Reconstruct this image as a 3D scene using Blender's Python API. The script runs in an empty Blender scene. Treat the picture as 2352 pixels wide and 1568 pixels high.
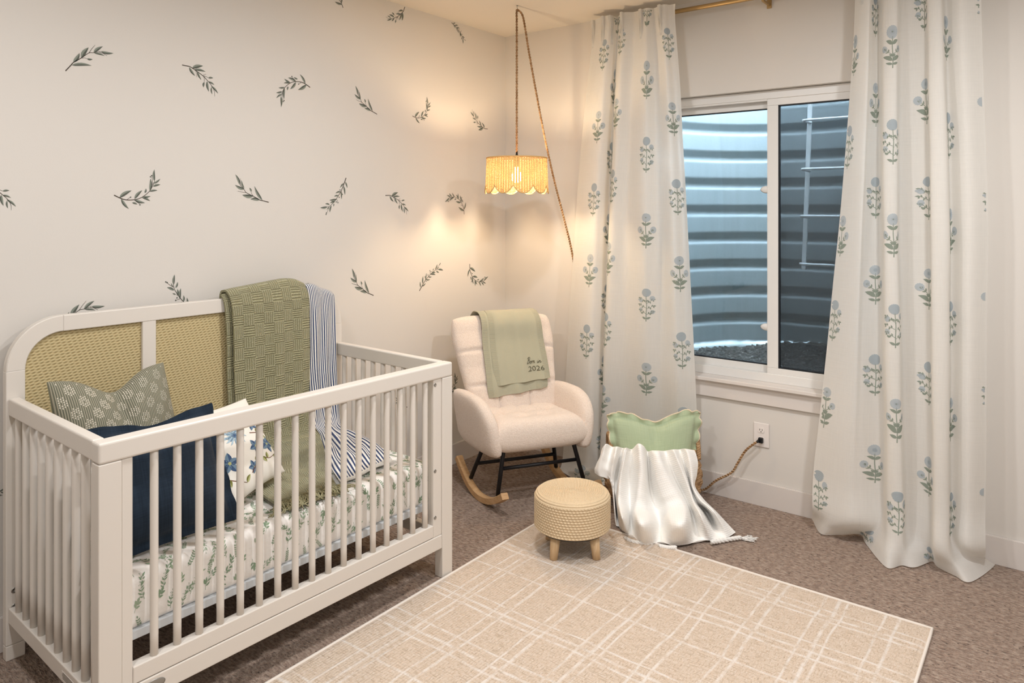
import bpy, bmesh, math, random
import numpy as np
from math import sin, cos, pi, radians, sqrt, exp
from mathutils import Vector, Matrix
random.seed(7); rng = np.random.RandomState(7)
SC = bpy.context.scene
COL = SC.collection

# ---------------------------------------------------------------- camera, world, lights, exposure
FPX, V0, YAW = 1656.68, 482.08, .917516
cam_d = bpy.data.cameras.new('camera'); cam_o = bpy.data.objects.new('camera', cam_d); COL.objects.link(cam_o)
cam_o.location = (-3.807, -2.971, 1.5514); cam_o.rotation_euler = (pi/2, 0, -YAW)
cam_d.sensor_width = 36; cam_d.sensor_fit = 'HORIZONTAL'; cam_d.lens = 36*FPX/2352
cam_d.shift_x = 0; cam_d.shift_y = (V0-784)/2352
cam_d.clip_start = .02
SC.camera = cam_o
SC.view_settings.view_transform = 'Standard'; SC.view_settings.look = 'None'
SC.view_settings.gamma = 1; SC.view_settings.use_curve_mapping = False
SC.view_settings.exposure = 0.04

W = bpy.data.worlds.new('world'); SC.world = W; W.use_nodes = True
wn = W.node_tree.nodes; wn['Background'].inputs[0].default_value = (.72, .84, .96, 1); wn['Background'].inputs[1].default_value = 42.0

def area(name, loc, size, power, color, rot=(0,0,0), shape='DISK', spread=pi):
    d = bpy.data.lights.new(name, 'AREA'); d.shape = shape; d.size = size; d.energy = power; d.color = color; d.spread = spread
    o = bpy.data.objects.new(name, d); COL.objects.link(o); o.location = loc; o.rotation_euler = rot
    return o
# recessed ceiling downlights of the room (all outside the frame, above and behind the camera)
for i, (x, y, p) in enumerate([(-3.3, -1.25, 17), (-3.3, -3.1, 18), (-1.5, -3.0, 30), (-1.75, -1.45, 20)]):
    area('recessed_light', (x, y, 2.69), .16, p*1.08, (.975, .975, .985))
# soft fill lamp added behind the camera, not a fixture of the room
area('fill_light', (-4.6, -4.1, 2.2), .9, 9, (.98, .98, .985), (radians(62), 0, -.86))

# ---------------------------------------------------------------- node materials
HEM = 1.545   # metres along the striped blanket where its plain white hem starts
def lin(c):
    if isinstance(c, str): c = [int(c[i:i+2], 16)/255 for i in (0, 2, 4)]
    return tuple(((x/12.92) if x <= .04045 else ((x+.055)/1.055)**2.4) for x in c) + (1,)
class NM:
    """small wrapper for building a node material"""
    def __init__(s, name, col, rough=.6, spec=.3, sheen=0, metal=0):
        s.m = bpy.data.materials.new(name); s.m.use_nodes = True; s.t = s.m.node_tree; s.n = s.t.nodes; s.l = s.t.links
        s.b = s.n['Principled BSDF']; s.out = s.n['Material Output']
        s.c = lin(col); s.b.inputs['Base Color'].default_value = s.c; s.b.inputs['Roughness'].default_value = rough
        s.b.inputs['Specular IOR Level'].default_value = spec; s.b.inputs['Metallic'].default_value = metal
        if sheen: s.b.inputs['Sheen Weight'].default_value = sheen; s.b.inputs['Sheen Roughness'].default_value = .6
        s.h = None
    def node(s, typ, **kw):
        nd = s.n.new(typ)
        for k, v in kw.items():
            if k in nd.inputs: nd.inputs[k].default_value = v
            else: setattr(nd, k, v)
        return nd
    def link(s, a, b): s.l.new(a, b)
    def coord(s, kind='Object', scale=(1,1,1), rot=(0,0,0)):
        tc = s.node('ShaderNodeTexCoord'); mp = s.node('ShaderNodeMapping')
        mp.inputs['Scale'].default_value = scale; mp.inputs['Rotation'].default_value = rot
        s.link(tc.outputs[kind], mp.inputs[0]); return mp.outputs[0]
    def noise(s, vec, scale, detail=2, rough=.5, dist=0):
        nd = s.node('ShaderNodeTexNoise'); nd.inputs['Scale'].default_value = scale; nd.inputs['Detail'].default_value = detail
        nd.inputs['Roughness'].default_value = rough; nd.inputs['Distortion'].default_value = dist
        s.link(vec, nd.inputs['Vector']); return nd.outputs['Fac']
    def wave(s, vec, scale, direction='X', dist=0, dscale=1, profile='SIN', detail=1):
        nd = s.node('ShaderNodeTexWave'); nd.bands_direction = direction; nd.wave_profile = profile
        nd.inputs['Scale'].default_value = scale; nd.inputs['Distortion'].default_value = dist
        nd.inputs['Detail Scale'].default_value = dscale; nd.inputs['Detail'].default_value = detail
        s.link(vec, nd.inputs['Vector']); return nd.outputs['Fac']
    def math(s, op, a, b=None, clamp=False):
        nd = s.node('ShaderNodeMath'); nd.operation = op; nd.use_clamp = clamp
        for i, x in enumerate((a, b)):
            if x is None: continue
            if isinstance(x, (int, float)): nd.inputs[i].default_value = x
            else: s.link(x, nd.inputs[i])
        return nd.outputs[0]
    def mixc(s, fac, a, b):
        nd = s.node('ShaderNodeMix'); nd.data_type = 'RGBA'
        if isinstance(fac, (int, float)): nd.inputs[0].default_value = fac
        else: s.link(fac, nd.inputs[0])
        for i, x in ((6, a), (7, b)):
            if isinstance(x, (tuple, str)): nd.inputs[i].default_value = lin(x) if isinstance(x, str) else x
            else: s.link(x, nd.inputs[i])
        return nd.outputs[2]
    def ramp(s, fac, stops, interp='LINEAR'):
        nd = s.node('ShaderNodeValToRGB'); cr = nd.color_ramp; cr.interpolation = interp
        while len(cr.elements) < len(stops): cr.elements.new(.5)
        for e, (p, c) in zip(cr.elements, stops): e.position = p; e.color = lin(c) if isinstance(c, str) else (c, c, c, 1)
        s.link(fac, nd.inputs[0]); return nd.outputs[0]
    def sep(s, vec):
        nd = s.node('ShaderNodeSeparateXYZ'); s.link(vec, nd.inputs[0]); return nd.outputs
    def color(s, c): s.link(c, s.b.inputs['Base Color']); s.csock = c
    def bump(s, h, strength=.5, dist=.002):
        nd = s.node('ShaderNodeBump'); nd.inputs['Strength'].default_value = strength; nd.inputs['Distance'].default_value = dist
        s.link(h, nd.inputs['Height'])
        if s.h is not None: s.link(s.h, nd.inputs['Normal'])
        s.h = nd.outputs[0]; s.link(s.h, s.b.inputs['Normal'])
    def translucent(s, amt, col=None):
        tr = s.node('ShaderNodeBsdfTranslucent'); tr.inputs[0].default_value = lin(col) if col else s.c
        if col is None and hasattr(s, 'csock'): s.link(s.csock, tr.inputs[0])
        if s.h is not None: s.link(s.h, tr.inputs['Normal'])
        mx = s.node('ShaderNodeMixShader'); mx.inputs[0].default_value = amt
        s.link(s.b.outputs[0], mx.inputs[1]); s.link(tr.outputs[0], mx.inputs[2]); s.link(mx.outputs[0], s.out.inputs[0]); s.mx = mx
        return mx

def plain(name, col, rough=.6, **k): return NM(name, col, rough, **k).m

M = {}
# painted wall, ceiling, trim
a = NM('wall_paint', 'd9d4cd', .85, spec=.15); v = a.coord(); a.bump(a.noise(v, 140, 3), .08, .002); M['wall'] = a.m
a = NM('ceiling_paint', 'dbd4c9', .9, spec=.1); v = a.coord(); a.bump(a.noise(v, 60, 3), .15, .003); M['ceiling'] = a.m
M['trim'] = plain('trim_paint', 'd8d1cb', .42, spec=.35)
M['white'] = plain('white_lacquer', 'ddd6cd', .38, spec=.4)
M['vinyl'] = plain('window_vinyl', 'dedcd8', .35, spec=.4)
M['seal'] = plain('window_gasket', '25272b', .6)
M['metal_white'] = plain('white_powder_coat', 'd6dadd', .4)
M['black'] = plain('black_metal', '15161a', .4, spec=.4)
M['black_plastic'] = plain('black_plastic', '131418', .3)
M['steel'] = plain('steel', 'a9a7a3', .3, metal=.9)
M['silver'] = plain('silver_plate', '96928c', .35, metal=.6)
M['slot'] = plain('dark_slot', '2a2422', .6)
M['outlet'] = plain('outlet_plastic', 'e6dfda', .3, spec=.5)
a = NM('brass', 'b79a6c', .42, metal=.6); M['brass'] = a.m
# carpet
a = NM('carpet', '7e685a', .95, spec=.05, sheen=.15); v = a.coord(scale=(1, 1, 1), rot=(0, 0, .1)); v2 = a.coord(scale=(120, 34, 60))
n1 = a.noise(v2, 1, 2, .6); n2 = a.noise(v, 60, 4, .7); n3 = a.noise(v, 3, 2); n4 = a.noise(v, 420, 2)
h = a.math('ADD', a.math('MULTIPLY', n1, .7), a.math('MULTIPLY', n2, .5))
vo = a.node('ShaderNodeTexVoronoi'); vo.inputs['Scale'].default_value = 34; a.link(v, vo.inputs['Vector'])
dk = a.math('LESS_THAN', vo.outputs['Distance'], .13)
h = a.math('SUBTRACT', h, a.math('MULTIPLY', dk, .25))
c = a.ramp(h, [(.38, '625044'), (.55, '9a8272'), (.72, 'bda897')]); c = a.mixc(a.math('MULTIPLY', n3, .35), c, '7a6454'); a.color(c)
a.bump(h, 1, .022); a.bump(n4, .6, .003); M['carpet'] = a.m
# rug
a = NM('rug_weave', 'd9c6ae', .95, spec=.05, sheen=.2)
v = a.coord(); sx, sy, sz = a.sep(v)
wob = a.math('MULTIPLY', a.math('SUBTRACT', a.noise(v, 2.2, 2), .5), .05)
def lines(coord, per, pos):
    f = a.math('FRACT', a.math('DIVIDE', a.math('ADD', coord, wob), per)); st = [(0, 0.)]
    for p, w in pos: st += [(p-w, 0.), (p-w*.4, 1.), (p+w*.4, 1.), (p+w, 0.)]
    return a.ramp(f, st[:32])
l1 = lines(sx, .74, [(.06, .010), (.115, .012), (.19, .008), (.43, .010), (.475, .012), (.535, .008), (.83, .010)])
l2 = lines(sy, .60, [(.08, .010), (.13, .014), (.21, .010), (.46, .014), (.53, .010), (.78, .012), (.86, .010)])
ln = a.math('MAXIMUM', l1, l2)
brk = a.ramp(a.noise(v, 22, 4, .7), [(.34, .08), (.58, .85)]); ln = a.math('MULTIPLY', ln, brk)
vr = a.coord(scale=(70, 190, 1)); vr2 = a.coord(scale=(210, 24, 1))
rb = a.noise(vr, 1, 3, .6); rb2 = a.noise(vr2, 1, 3, .6); fine = a.noise(v, 300, 2)
mixn = a.math('MAXIMUM', rb, rb2)
c = a.ramp(mixn, [(.40, 'd8c9bb'), (.56, 'cbb7a2'), (.70, 'ab9781')]); c = a.mixc(ln, c, 'e3dbd3'); a.color(c)
a.bump(a.math('ADD', a.math('MULTIPLY', a.wave(v, 26, 'Y', .6, 3), .35), a.math('ADD', mixn, a.math('MULTIPLY', ln, .4))), .8, .004); a.bump(fine, .5, .002); M['rug'] = a.m
M['rug_edge'] = plain('rug_binding', 'e3dad0', .9)
# boucle
a = NM('boucle', 'ecdacb', .95, spec=.05, sheen=.35); v = a.coord(); n1 = a.noise(v, 250, 3, .6, .5); n2 = a.noise(v, 90, 2)
a.color(a.ramp(n1, [(.3, 'e2cdbb'), (.6, 'f2e3d6')])); a.bump(n1, .9, .0038); a.bump(n2, .4, .004); M['boucle'] = a.m
# oak / pine
def wood(nm, c1, c2, sc):
    a = NM(nm, c1, .5, spec=.3); v = a.coord(scale=sc); n1 = a.noise(v, 6, 4, .6, 1.2); a.color(a.ramp(n1, [(.35, c1), (.65, c2)])); return a.m
M['oak'] = wood('oak_wood', 'd0ab80', 'bf9668', (2, 2, 14)); M['pine'] = wood('pine_wood', 'e2c6a0', 'd2b186', (8, 8, 1.2))
# cane weave
a = NM('cane', 'b59f6d', .7, spec=.2); v = a.coord('UV'); 
w1 = a.wave(a.coord('UV', rot=(0, 0, 0)), 30, 'Y', 0); w2 = a.wave(a.coord('UV', rot=(0, 0, .95)), 30, 'X', 0); w3 = a.noise(v, 30, 2)
h = a.math('MULTIPLY', a.math('ADD', w1, w2), .5); a.color(a.mixc(a.math('MULTIPLY', w3, .25), a.ramp(h, [(.10, 'a08c60'), (.35, 'c0ae84'), (.8, 'cdbd92')]), 'b3a075')); a.bump(h, .8, .0025); M['cane'] = a.m
# cloths
def cloth(nm, col, rough=.9, weave=900, st=.3, tr=0, sheen=.15, big=0, c2=None):
    a = NM(nm, col, rough, spec=.08, sheen=sheen); u = a.coord('UV')
    sl = a.noise(a.coord('UV', scale=(8, 240, 1)), 1, 3, .6); sl2 = a.noise(a.coord('UV', scale=(240, 8, 1)), 1, 3, .6)
    h = a.math('ADD', sl, sl2)
    if c2: a.color(a.ramp(a.math('MULTIPLY', h, .5), [(.35, col), (.65, c2)]))
    a.bump(h, st, .0015)
    if big: a.bump(a.noise(u, big, 3), .5, .01)
    if tr: a.translucent(tr)
    return a
M['curtain'] = cloth('curtain_linen', 'f3f1ec', tr=.44, st=.4, c2='f8f6f1').m
def tr_print(nm, c, t): a = NM(nm, c, .9, spec=.05); a.translucent(t); return a.m
M['c_blue'] = tr_print('print_pale_blue', 'cbd3d8', .45); M['c_blue2'] = tr_print('print_grey_blue', 'bfc9cf', .45); M['c_leaf'] = tr_print('print_sage', '9da79b', .35)
M['sheet'] = cloth('sheet_cotton', 'f5f1ec', st=.12, big=14).m
M['s_leaf'] = plain('sheet_leaf_green', '9fb198', .9, spec=.05); M['s_leaf2'] = plain('sheet_leaf_dark', '8ca288', .9, spec=.05)
M['navy'] = cloth('navy_linen', '1a2430', st=.5, c2='263341', sheen=.1).m
M['flo'] = cloth('cream_cotton', 'e9e4da', st=.15).m
M['f1'] = plain('flower_light_blue', 'aabfca', .9); M['f2'] = plain('flower_mid_blue', '6f889c', .9); M['f3'] = plain('flower_deep_blue', '43597a', .9); M['f4'] = plain('branch_brown', '6d4433', .9); M['f5'] = plain('olive_leaf', '7a7a42', .9); M['f6'] = plain('pale_leaf', 'b3b67f', .9)
M['olive'] = cloth('olive_velvet', '828164', st=.1).m
a = NM('ticking', '8d8c7b', .9, spec=.05); u = a.coord('UV'); s = a.wave(u, 50, 'X', 0, 1); a.color(a.ramp(s, [(.38, '6a6b5d'), (.60, 'a19b88')])); a.bump(s, .6, .002); M['ticking'] = a.m
M['dash'] = plain('cream_thread', 'e4dccb', .9)
# sage basket-weave throw
a = NM('sage_waffle', '8c8c69', .95, spec=.05, sheen=.2); u = a.coord('UV'); ux, uy, uz = a.sep(u)
ck = a.node('ShaderNodeTexChecker'); ck.inputs['Scale'].default_value = 1/.047; a.link(u, ck.inputs['Vector'])
uw = a.coord('UV'); wx = a.wave(uw, 33, 'X', 1.4, 6); wy = a.wave(uw, 33, 'Y', 1.4, 6); px = a.wave(uw, 60, 'X', .5, 4); py = a.wave(uw, 60, 'Y', .5, 4)
A1 = a.math('MULTIPLY', wx, a.math('ADD', a.math('MULTIPLY', py, .35), .65)); A2 = a.math('MULTIPLY', wy, a.math('ADD', a.math('MULTIPLY', px, .35), .65))
fc = ck.outputs['Fac']; h = a.math('ADD', a.math('MULTIPLY', A1, fc), a.math('MULTIPLY', A2, a.math('SUBTRACT', 1., fc)))
a.color(a.ramp(h, [(.0, '84805f'), (.5, 'a9a481'), (.9, 'bab594')])); a.bump(h, 1, .005); M['sage'] = a.m
M['sage_yarn'] = plain('sage_yarn', 'a29d7d', .95)
# navy ticking muslin
a = NM('blue_stripe', 'e8e4dc', .9, spec=.05, sheen=.1); u = a.coord('UV'); s = a.wave(u, 29, 'X', .25, 2); ux, uy, uz = a.sep(u)
st = a.ramp(s, [(.50, 'e9e6e0'), (.58, '2f3f66')])
hem = a.math('GREATER_THAN', uy, HEM); hem.node.name = 'hem'; a.color(a.mixc(hem, st, 'e9e6e0')); a.bump(a.noise(u, 60, 3, .6), .4, .006); M['stripe'] = a.m
# cream knit
a = NM('cream_knit', 'f1ebe0', .95, spec=.05, sheen=.2); u = a.coord('UV'); k1 = a.wave(u, 36, 'Y', .8, 5); k2 = a.wave(u, 40, 'X', .4, 4)
h = a.math('ADD', k1, a.math('MULTIPLY', k2, .5)); a.color(a.ramp(h, [(.02, 'f1ece4'), (.4, 'faf8f4')])); a.bump(h, .45, .0011); M['knit'] = a.m
a = NM('sage_knit', 'b1ae97', .95, spec=.05, sheen=.25); u = a.coord('UV'); k = a.wave(u, 120, 'X', .1); ux, uy, uz = a.sep(u); bd = a.math('MAXIMUM', a.math('LESS_THAN', ux, .030), a.math('GREATER_THAN', ux, .290)); k2 = a.wave(u, 62, 'Y', .1); k = a.math('ADD', a.math('MULTIPLY', k, .5), a.math('MULTIPLY', a.math('MULTIPLY', k2, bd), 1.6)); a.color(a.mixc(a.math('MULTIPLY', a.math('MULTIPLY', k2, bd), .25), 'b1ae97', '8a8770')); a.bump(k, .5, .0014); a.bump(a.noise(u, 9, 3), .4, .01); M['sageknit'] = a.m
M['thread'] = plain('olive_thread', '4d4a39', .8)
M['green'] = cloth('green_linen', 'a7b594', st=.5, c2='b5c2a2').m; M['piping'] = plain('cream_piping', 'd9cbb0', .9)
# ropes / straw
a = NM('jute', 'd8bd8c', .85, spec=.15); v = a.coord(); n1 = a.noise(v, 420, 2); n2 = a.noise(v, 18, 2); a.color(a.mixc(a.math('MULTIPLY', n2, .4), a.ramp(n1, [(.3, 'd9bf98'), (.6, 'edd8b8')]), 'dcc39d')); tw_ = a.wave(a.coord('UV', rot=(0, 0, .0)), 27, 'X', 2.5, 40, detail=0); a.bump(tw_, .6, .0008); a.bump(n1, .4, .001); M['jute'] = a.m
a = NM('seagrass', 'b58a58', .8, spec=.2); v = a.coord(scale=(1, 1, 1)); n1 = a.noise(a.coord(scale=(20, 20, 300)), 1, 3); a.color(a.ramp(n1, [(.3, '8f6f4b'), (.55, 'ba9670'), (.75, 'd2b18c')])); a.bump(n1, .8, .004); M['seagrass'] = a.m
a = NM('cord_jute', 'a77e50', .85); v = a.coord(); a.color(a.ramp(a.noise(v, 60, 2), [(.35, '8c6a48'), (.65, 'bb9a75')])); M['cord'] = a.m
# rattan shade: woven, lets some light through and has small see-through gaps along the stakes
a = NM('rattan', 'dcb778', .6, spec=.3); u = a.coord('UV'); wv = a.wave(u, 38, 'Y', .3, 3); stk = a.wave(u, 22, 'X', 0)
n1 = a.noise(a.coord('UV', scale=(6, 220, 1)), 1, 3); a.color(a.mixc(a.math('MULTIPLY', n1, .7), a.ramp(wv, [(.1, '8a6434'), (.5, 'cda971')]), 'a98048')); a.bump(a.math('ADD', wv, stk), .8, .003)
mx = a.translucent(.10, 'd0a878')
hole = a.math('MULTIPLY', a.math('GREATER_THAN', stk, .90), a.math('LESS_THAN', wv, .45))
tp = a.node('ShaderNodeBsdfTransparent'); m2 = a.node('ShaderNodeMixShader'); a.link(hole, m2.inputs[0]); a.link(mx.outputs[0], m2.inputs[1]); a.link(tp.outputs[0], m2.inputs[2]); a.link(m2.outputs[0], a.out.inputs[0]); M['rattan'] = a.m
M['rattan_rim'] = plain('rattan_rim', 'd3ab70', .6)
a = NM('bulb_glow', 'ffffff'); e = a.node('ShaderNodeEmission'); e.inputs[0].default_value = (1, .75, .47, 1); e.inputs[1].default_value = 380; a.link(e.outputs[0], a.out.inputs[0]); M['bulb'] = a.m
# decals
M['d_dark'] = plain('decal_dark', '595d55', .8); M['d_mid'] = plain('decal_grey_green', '868c81', .8); M['d_stem'] = plain('decal_stem', '4b4239', .8)
# corrugated steel, gravel, glass, screen
a = NM('galvanised', 'b9c3c6', .55, spec=.3); v = a.coord(scale=(30, 30, 3)); n1 = a.noise(v, 1, 4); n2 = a.noise(a.coord(), 90, 3); a.color(a.mixc(a.math('MULTIPLY', n1, .45), '80898c', '626a6d')); a.bump(n2, .2, .002); M['galv'] = a.m
a = NM('gravel', '3a3a38', .9); v = a.coord(); vo = a.node('ShaderNodeTexVoronoi'); vo.inputs['Scale'].default_value = 55; a.link(v, vo.inputs['Vector']); a.color(a.ramp(a.noise(v, 45, 4), [(.3, '1f201f'), (.6, '4b4a47'), (.8, '8d8b86')])); a.bump(vo.outputs['Distance'], 1, .02); M['gravel'] = a.m
def glass(nm, tint):
    a = NM(nm, 'ffffff'); tp = a.node('ShaderNodeBsdfTransparent'); tp.inputs[0].default_value = tint; gl = a.node('ShaderNodeBsdfGlossy'); gl.inputs['Roughness'].default_value = .02
    fr = a.node('ShaderNodeFresnel'); fr.inputs[0].default_value = 1.45; mx = a.node('ShaderNodeMixShader'); a.link(fr.outputs[0], mx.inputs[0]); a.link(tp.outputs[0], mx.inputs[1]); a.link(gl.outputs[0], mx.inputs[2]); a.link(mx.outputs[0], a.out.inputs[0]); return a.m
M['glass'] = glass('pane_glass', (.90, .95, .97, 1))
a = NM('insect_screen', '4c5258', .8); tp = a.node('ShaderNodeBsdfTransparent'); mx = a.node('ShaderNodeMixShader'); mx.inputs[0].default_value = .5; a.link(a.b.outputs[0], mx.inputs[1]); a.link(tp.outputs[0], mx.inputs[2]); a.link(mx.outputs[0], a.out.inputs[0]); M['screen'] = a.m
M['wall_out'] = plain('concrete', '8d8c88', .9)

# ---------------------------------------------------------------- mesh helpers
class MB:
    """collects faces of one mesh object"""
    def __init__(s): s.v = []; s.f = []; s.m = []; s.uv = []; s.sm = []; s.mats = []
    def mi(s, mat):
        if mat not in s.mats: s.mats.append(mat)
        return s.mats.index(mat)
    def add(s, V, F, mat, smooth=True, uv=None):
        b = len(s.v); s.v.extend([tuple(p) for p in V]); i = s.mi(mat)
        s.uv.extend([tuple(q) for q in uv] if uv is not None else [(0., 0.)]*len(V))
        for f in F: s.f.append(tuple(b+k for k in f)); s.m.append(i); s.sm.append(smooth)
        return s
    def box(s, lo, hi, mat, bev=0, seg=2, fn=None):
        bm = bmesh.new(); bmesh.ops.create_cube(bm, size=1)
        for v in bm.verts: v.co = Vector([lo[k]+(v.co[k]+.5)*(hi[k]-lo[k]) for k in range(3)])
        if bev: bmesh.ops.bevel(bm, geom=bm.edges[:], offset=bev, segments=seg, affect='EDGES', profile=.5)
        return s.bm(bm, mat, fn, smooth=False)
    def bm(s, bm, mat, fn=None, smooth=True):
        bm.verts.index_update(); V = [tuple(v.co) for v in bm.verts]
        if fn: V = [tuple(fn(*p)) for p in V]
        s.add(V, [[v.index for v in f.verts] for f in bm.faces], mat, smooth); bm.free(); return s
    def tube(s, P, r, mat, n=10, cap=True, closed=False):
        P = [np.array(p, float) for p in P]; k = len(P); R = r if hasattr(r, '__len__') else [r]*k
        T = []
        for i in range(k):
            a = P[(i+1) % k] if closed else P[min(i+1, k-1)]; b = P[i-1] if (closed or i > 0) else P[0]
            t = a-b; T.append(t/(np.linalg.norm(t)+1e-12))
        up = np.array([0, 0, 1.]) if abs(T[0][2]) < .9 else np.array([1., 0, 0]); N = np.cross(T[0], up); N /= np.linalg.norm(N); V = []; F = []; L = 0; uv = []
        for i in range(k):
            N = N-T[i]*(N@T[i]); N /= np.linalg.norm(N)+1e-12; B = np.cross(T[i], N)
            if i: L += np.linalg.norm(P[i]-P[i-1])
            for j in range(n):
                t = 2*pi*j/n; V.append(P[i]+(N*cos(t)+B*sin(t))*R[i]); uv.append((j/n, L))
        for i in range(k if closed else k-1):
            for j in range(n): a = i*n; b = ((i+1) % k)*n; F.append((a+j, a+(j+1) % n, b+(j+1) % n, b+j))
        if cap and not closed: F.append(tuple(range(n))[::-1]); F.append(tuple((k-1)*n+j for j in range(n)))
        return s.add(V, F, mat, True, uv)
    def lathe(s, prof, mat, n=32, c=(0, 0, 0), sx=1, sy=1, cap=True, fn=None):
        V = []; F = []; uv = []; L = 0
        for i, (r, z) in enumerate(prof):
            if i: L += sqrt((r-prof[i-1][0])**2+(z-prof[i-1][1])**2)
            for j in range(n):
                t = 2*pi*j/n; rr = r+(fn(i, t) if fn else 0); V.append((c[0]+rr*cos(t)*sx, c[1]+rr*sin(t)*sy, c[2]+z)); uv.append((j/n*.9, L))
        for i in range(len(prof)-1):
            for j in range(n): F.append((i*n+j, i*n+(j+1) % n, (i+1)*n+(j+1) % n, (i+1)*n+j))
        if cap: F.append(tuple(range(n))[::-1]); F.append(tuple((len(prof)-1)*n+j for j in range(n)))
        return s.add(V, F, mat, True, uv)
    def grid(s, G, mat, uv=None, closed_u=False, flip=False, smooth=True):
        """G: array (nv, nu, 3)"""
        nv, nu = G.shape[:2]; F = []
        for i in range(nv-1):
            for j in range(nu if closed_u else nu-1):
                q = (i*nu+j, i*nu+(j+1) % nu, (i+1)*nu+(j+1) % nu, (i+1)*nu+j); F.append(q[::-1] if flip else q)
        return s.add(G.reshape(-1, 3), F, mat, smooth, None if uv is None else uv.reshape(-1, 2))
    def build(s, name, parent=None, world=None):
        me = bpy.data.meshes.new(name); me.from_pydata(s.v, [], s.f)
        for m in s.mats: me.materials.append(M[m] if isinstance(m, str) else m)
        me.polygons.foreach_set('material_index', s.m); me.polygons.foreach_set('use_smooth', s.sm)
        ul = me.uv_layers.new(name='UVMap'); li = np.empty(len(me.loops), np.int32); me.loops.foreach_get('vertex_index', li)
        ul.data.foreach_set('uv', np.array(s.uv, np.float32)[li].ravel()); me.update()
        o = bpy.data.objects.new(name, me); COL.objects.link(o)
        if parent: o.parent = parent
        return o

def tag(o, label=None, cat=None, group=None, kind=None):
    if label: o['label'] = label
    if cat: o['category'] = cat
    if group: o['group'] = group
    if kind: o['kind'] = kind
    return o
def thing(name, label, cat, loc=(0, 0, 0), rz=0, group=None):
    o = bpy.data.objects.new(name, None); COL.objects.link(o); o.empty_display_size = .1
    o.location = loc; o.rotation_euler = (0, 0, rz); return tag(o, label, cat, group)
def local(o):
    """function turning world points into the local frame of thing o"""
    Mi = (Matrix.Translation(o.location) @ o.rotation_euler.to_matrix().to_4x4()).inverted(); A = np.array(Mi)
    return lambda P: (np.asarray(P) @ A[:3, :3].T)+A[:3, 3]

def cr(P, t):
    """Catmull-Rom through rows of P (n, ...) at parameters t in [0, n-1]"""
    P = np.asarray(P, float); n = len(P); t = np.clip(np.asarray(t, float), 0, n-1-1e-9); i = t.astype(int); f = (t-i).reshape((-1,)+(1,)*(P.ndim-1))
    g = lambda k: P[np.clip(k, 0, n-1)]
    p1, p2 = g(i), g(i+1); p0 = np.where((i == 0).reshape(f.shape), 2*p1-p2, g(i-1)); p3 = np.where((i >= n-2).reshape(f.shape), 2*p2-p1, g(i+2))
    return .5*((2*p1)+(-p0+p2)*f+(2*p0-5*p1+4*p2-p3)*f*f+(-p0+3*p1-3*p2+p3)*f**3)
class Loft:
    """smooth surface through a net of points (rows, columns); S(x, y) takes metres along width and length"""
    def __init__(s, net, disp=None):
        s.net = np.array(net, float); R, C = s.net.shape[:2]; s.R, s.C = R, C; s.disp = disp
        d = np.linalg.norm(np.diff(s.net, axis=1), axis=2).mean(0); s.cu = np.r_[0, np.cumsum(d)]
        d = np.linalg.norm(np.diff(s.net, axis=0), axis=2); d = np.median(d, 1); s.cv = np.r_[0, np.cumsum(d)]; s.w = s.cu[-1]; s.h = s.cv[-1]
    def ev(s, x, y):
        x = np.atleast_1d(np.asarray(x, float)); y = np.atleast_1d(np.asarray(y, float))
        u = np.interp(x, s.cu, np.arange(s.C)); v = np.interp(y, s.cv, np.arange(s.R))
        out = np.empty((len(x), 3)); A = cr(s.net, v)           # (n, C, 3)
        n = s.C; i = np.clip(u.astype(int), 0, n-2); f = (u-i)[:, None]; k = np.arange(len(x))
        p1 = A[k, i]; p2 = A[k, i+1]; p0 = np.where((i == 0)[:, None], 2*p1-p2, A[k, np.maximum(i-1, 0)]); p3 = np.where((i >= n-2)[:, None], 2*p2-p1, A[k, np.minimum(i+2, n-1)])
        P = .5*((2*p1)+(-p0+p2)*f+(2*p0-5*p1+4*p2-p3)*f*f+(-p0+3*p1-3*p2+p3)*f**3)
        return P
    def nrm(s, x, y, e=2e-3):
        a = s.ev(np.asarray(x)+e, y)-s.ev(np.asarray(x)-e, y); b = s.ev(x, np.asarray(y)+e)-s.ev(x, np.asarray(y)-e); n = np.cross(a, b); return n/(np.linalg.norm(n, axis=1)[:, None]+1e-12)
    def S(s, x, y, off=0.):
        x = np.atleast_1d(np.asarray(x, float)); y = np.atleast_1d(np.asarray(y, float)); P = s.ev(x, y); d = off
        if s.disp is not None: d = off+s.disp(x, y)
        if np.any(d != 0): P = P+s.nrm(x, y)*np.reshape(d, (-1, 1))
        return P
    def mesh(s, mb, mat, nu, nv, tf=lambda P: P, thick=0, y0=0, y1=None, flip=False):
        y1 = s.h if y1 is None else y1; X, Y = np.meshgrid(np.linspace(0, s.w, nu), np.linspace(y0, y1, nv)); uv = np.stack([X, Y], -1)
        G = tf(s.S(X.ravel(), Y.ravel())).reshape(nv, nu, 3); mb.grid(G, mat, uv, flip=flip)
        if thick:
            G2 = tf(s.S(X.ravel(), Y.ravel(), -thick)).reshape(nv, nu, 3); mb.grid(G2, mat, uv, flip=not flip)
            rim = lambda a, b, ua: mb.grid(np.stack([a, b]), mat, np.stack([ua, ua]))
            rim(G[0], G2[0], uv[0]); rim(G2[-1], G[-1], uv[-1]); rim(G2[:, 0], G[:, 0], uv[:, 0]); rim(G[:, -1], G2[:, -1], uv[:, -1])
        return mb
def wrinkle(seed, amp, sc, n=7):
    r = np.random.RandomState(seed); K = [(r.uniform(-1, 1)*sc, r.uniform(-1, 1)*sc, r.uniform(0, 6.28), r.uniform(.4, 1)) for _ in range(n)]
    return lambda x, y: amp*sum(a*np.sin(kx*x+ky*y+p) for kx, ky, p, a in K)/n*2

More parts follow.
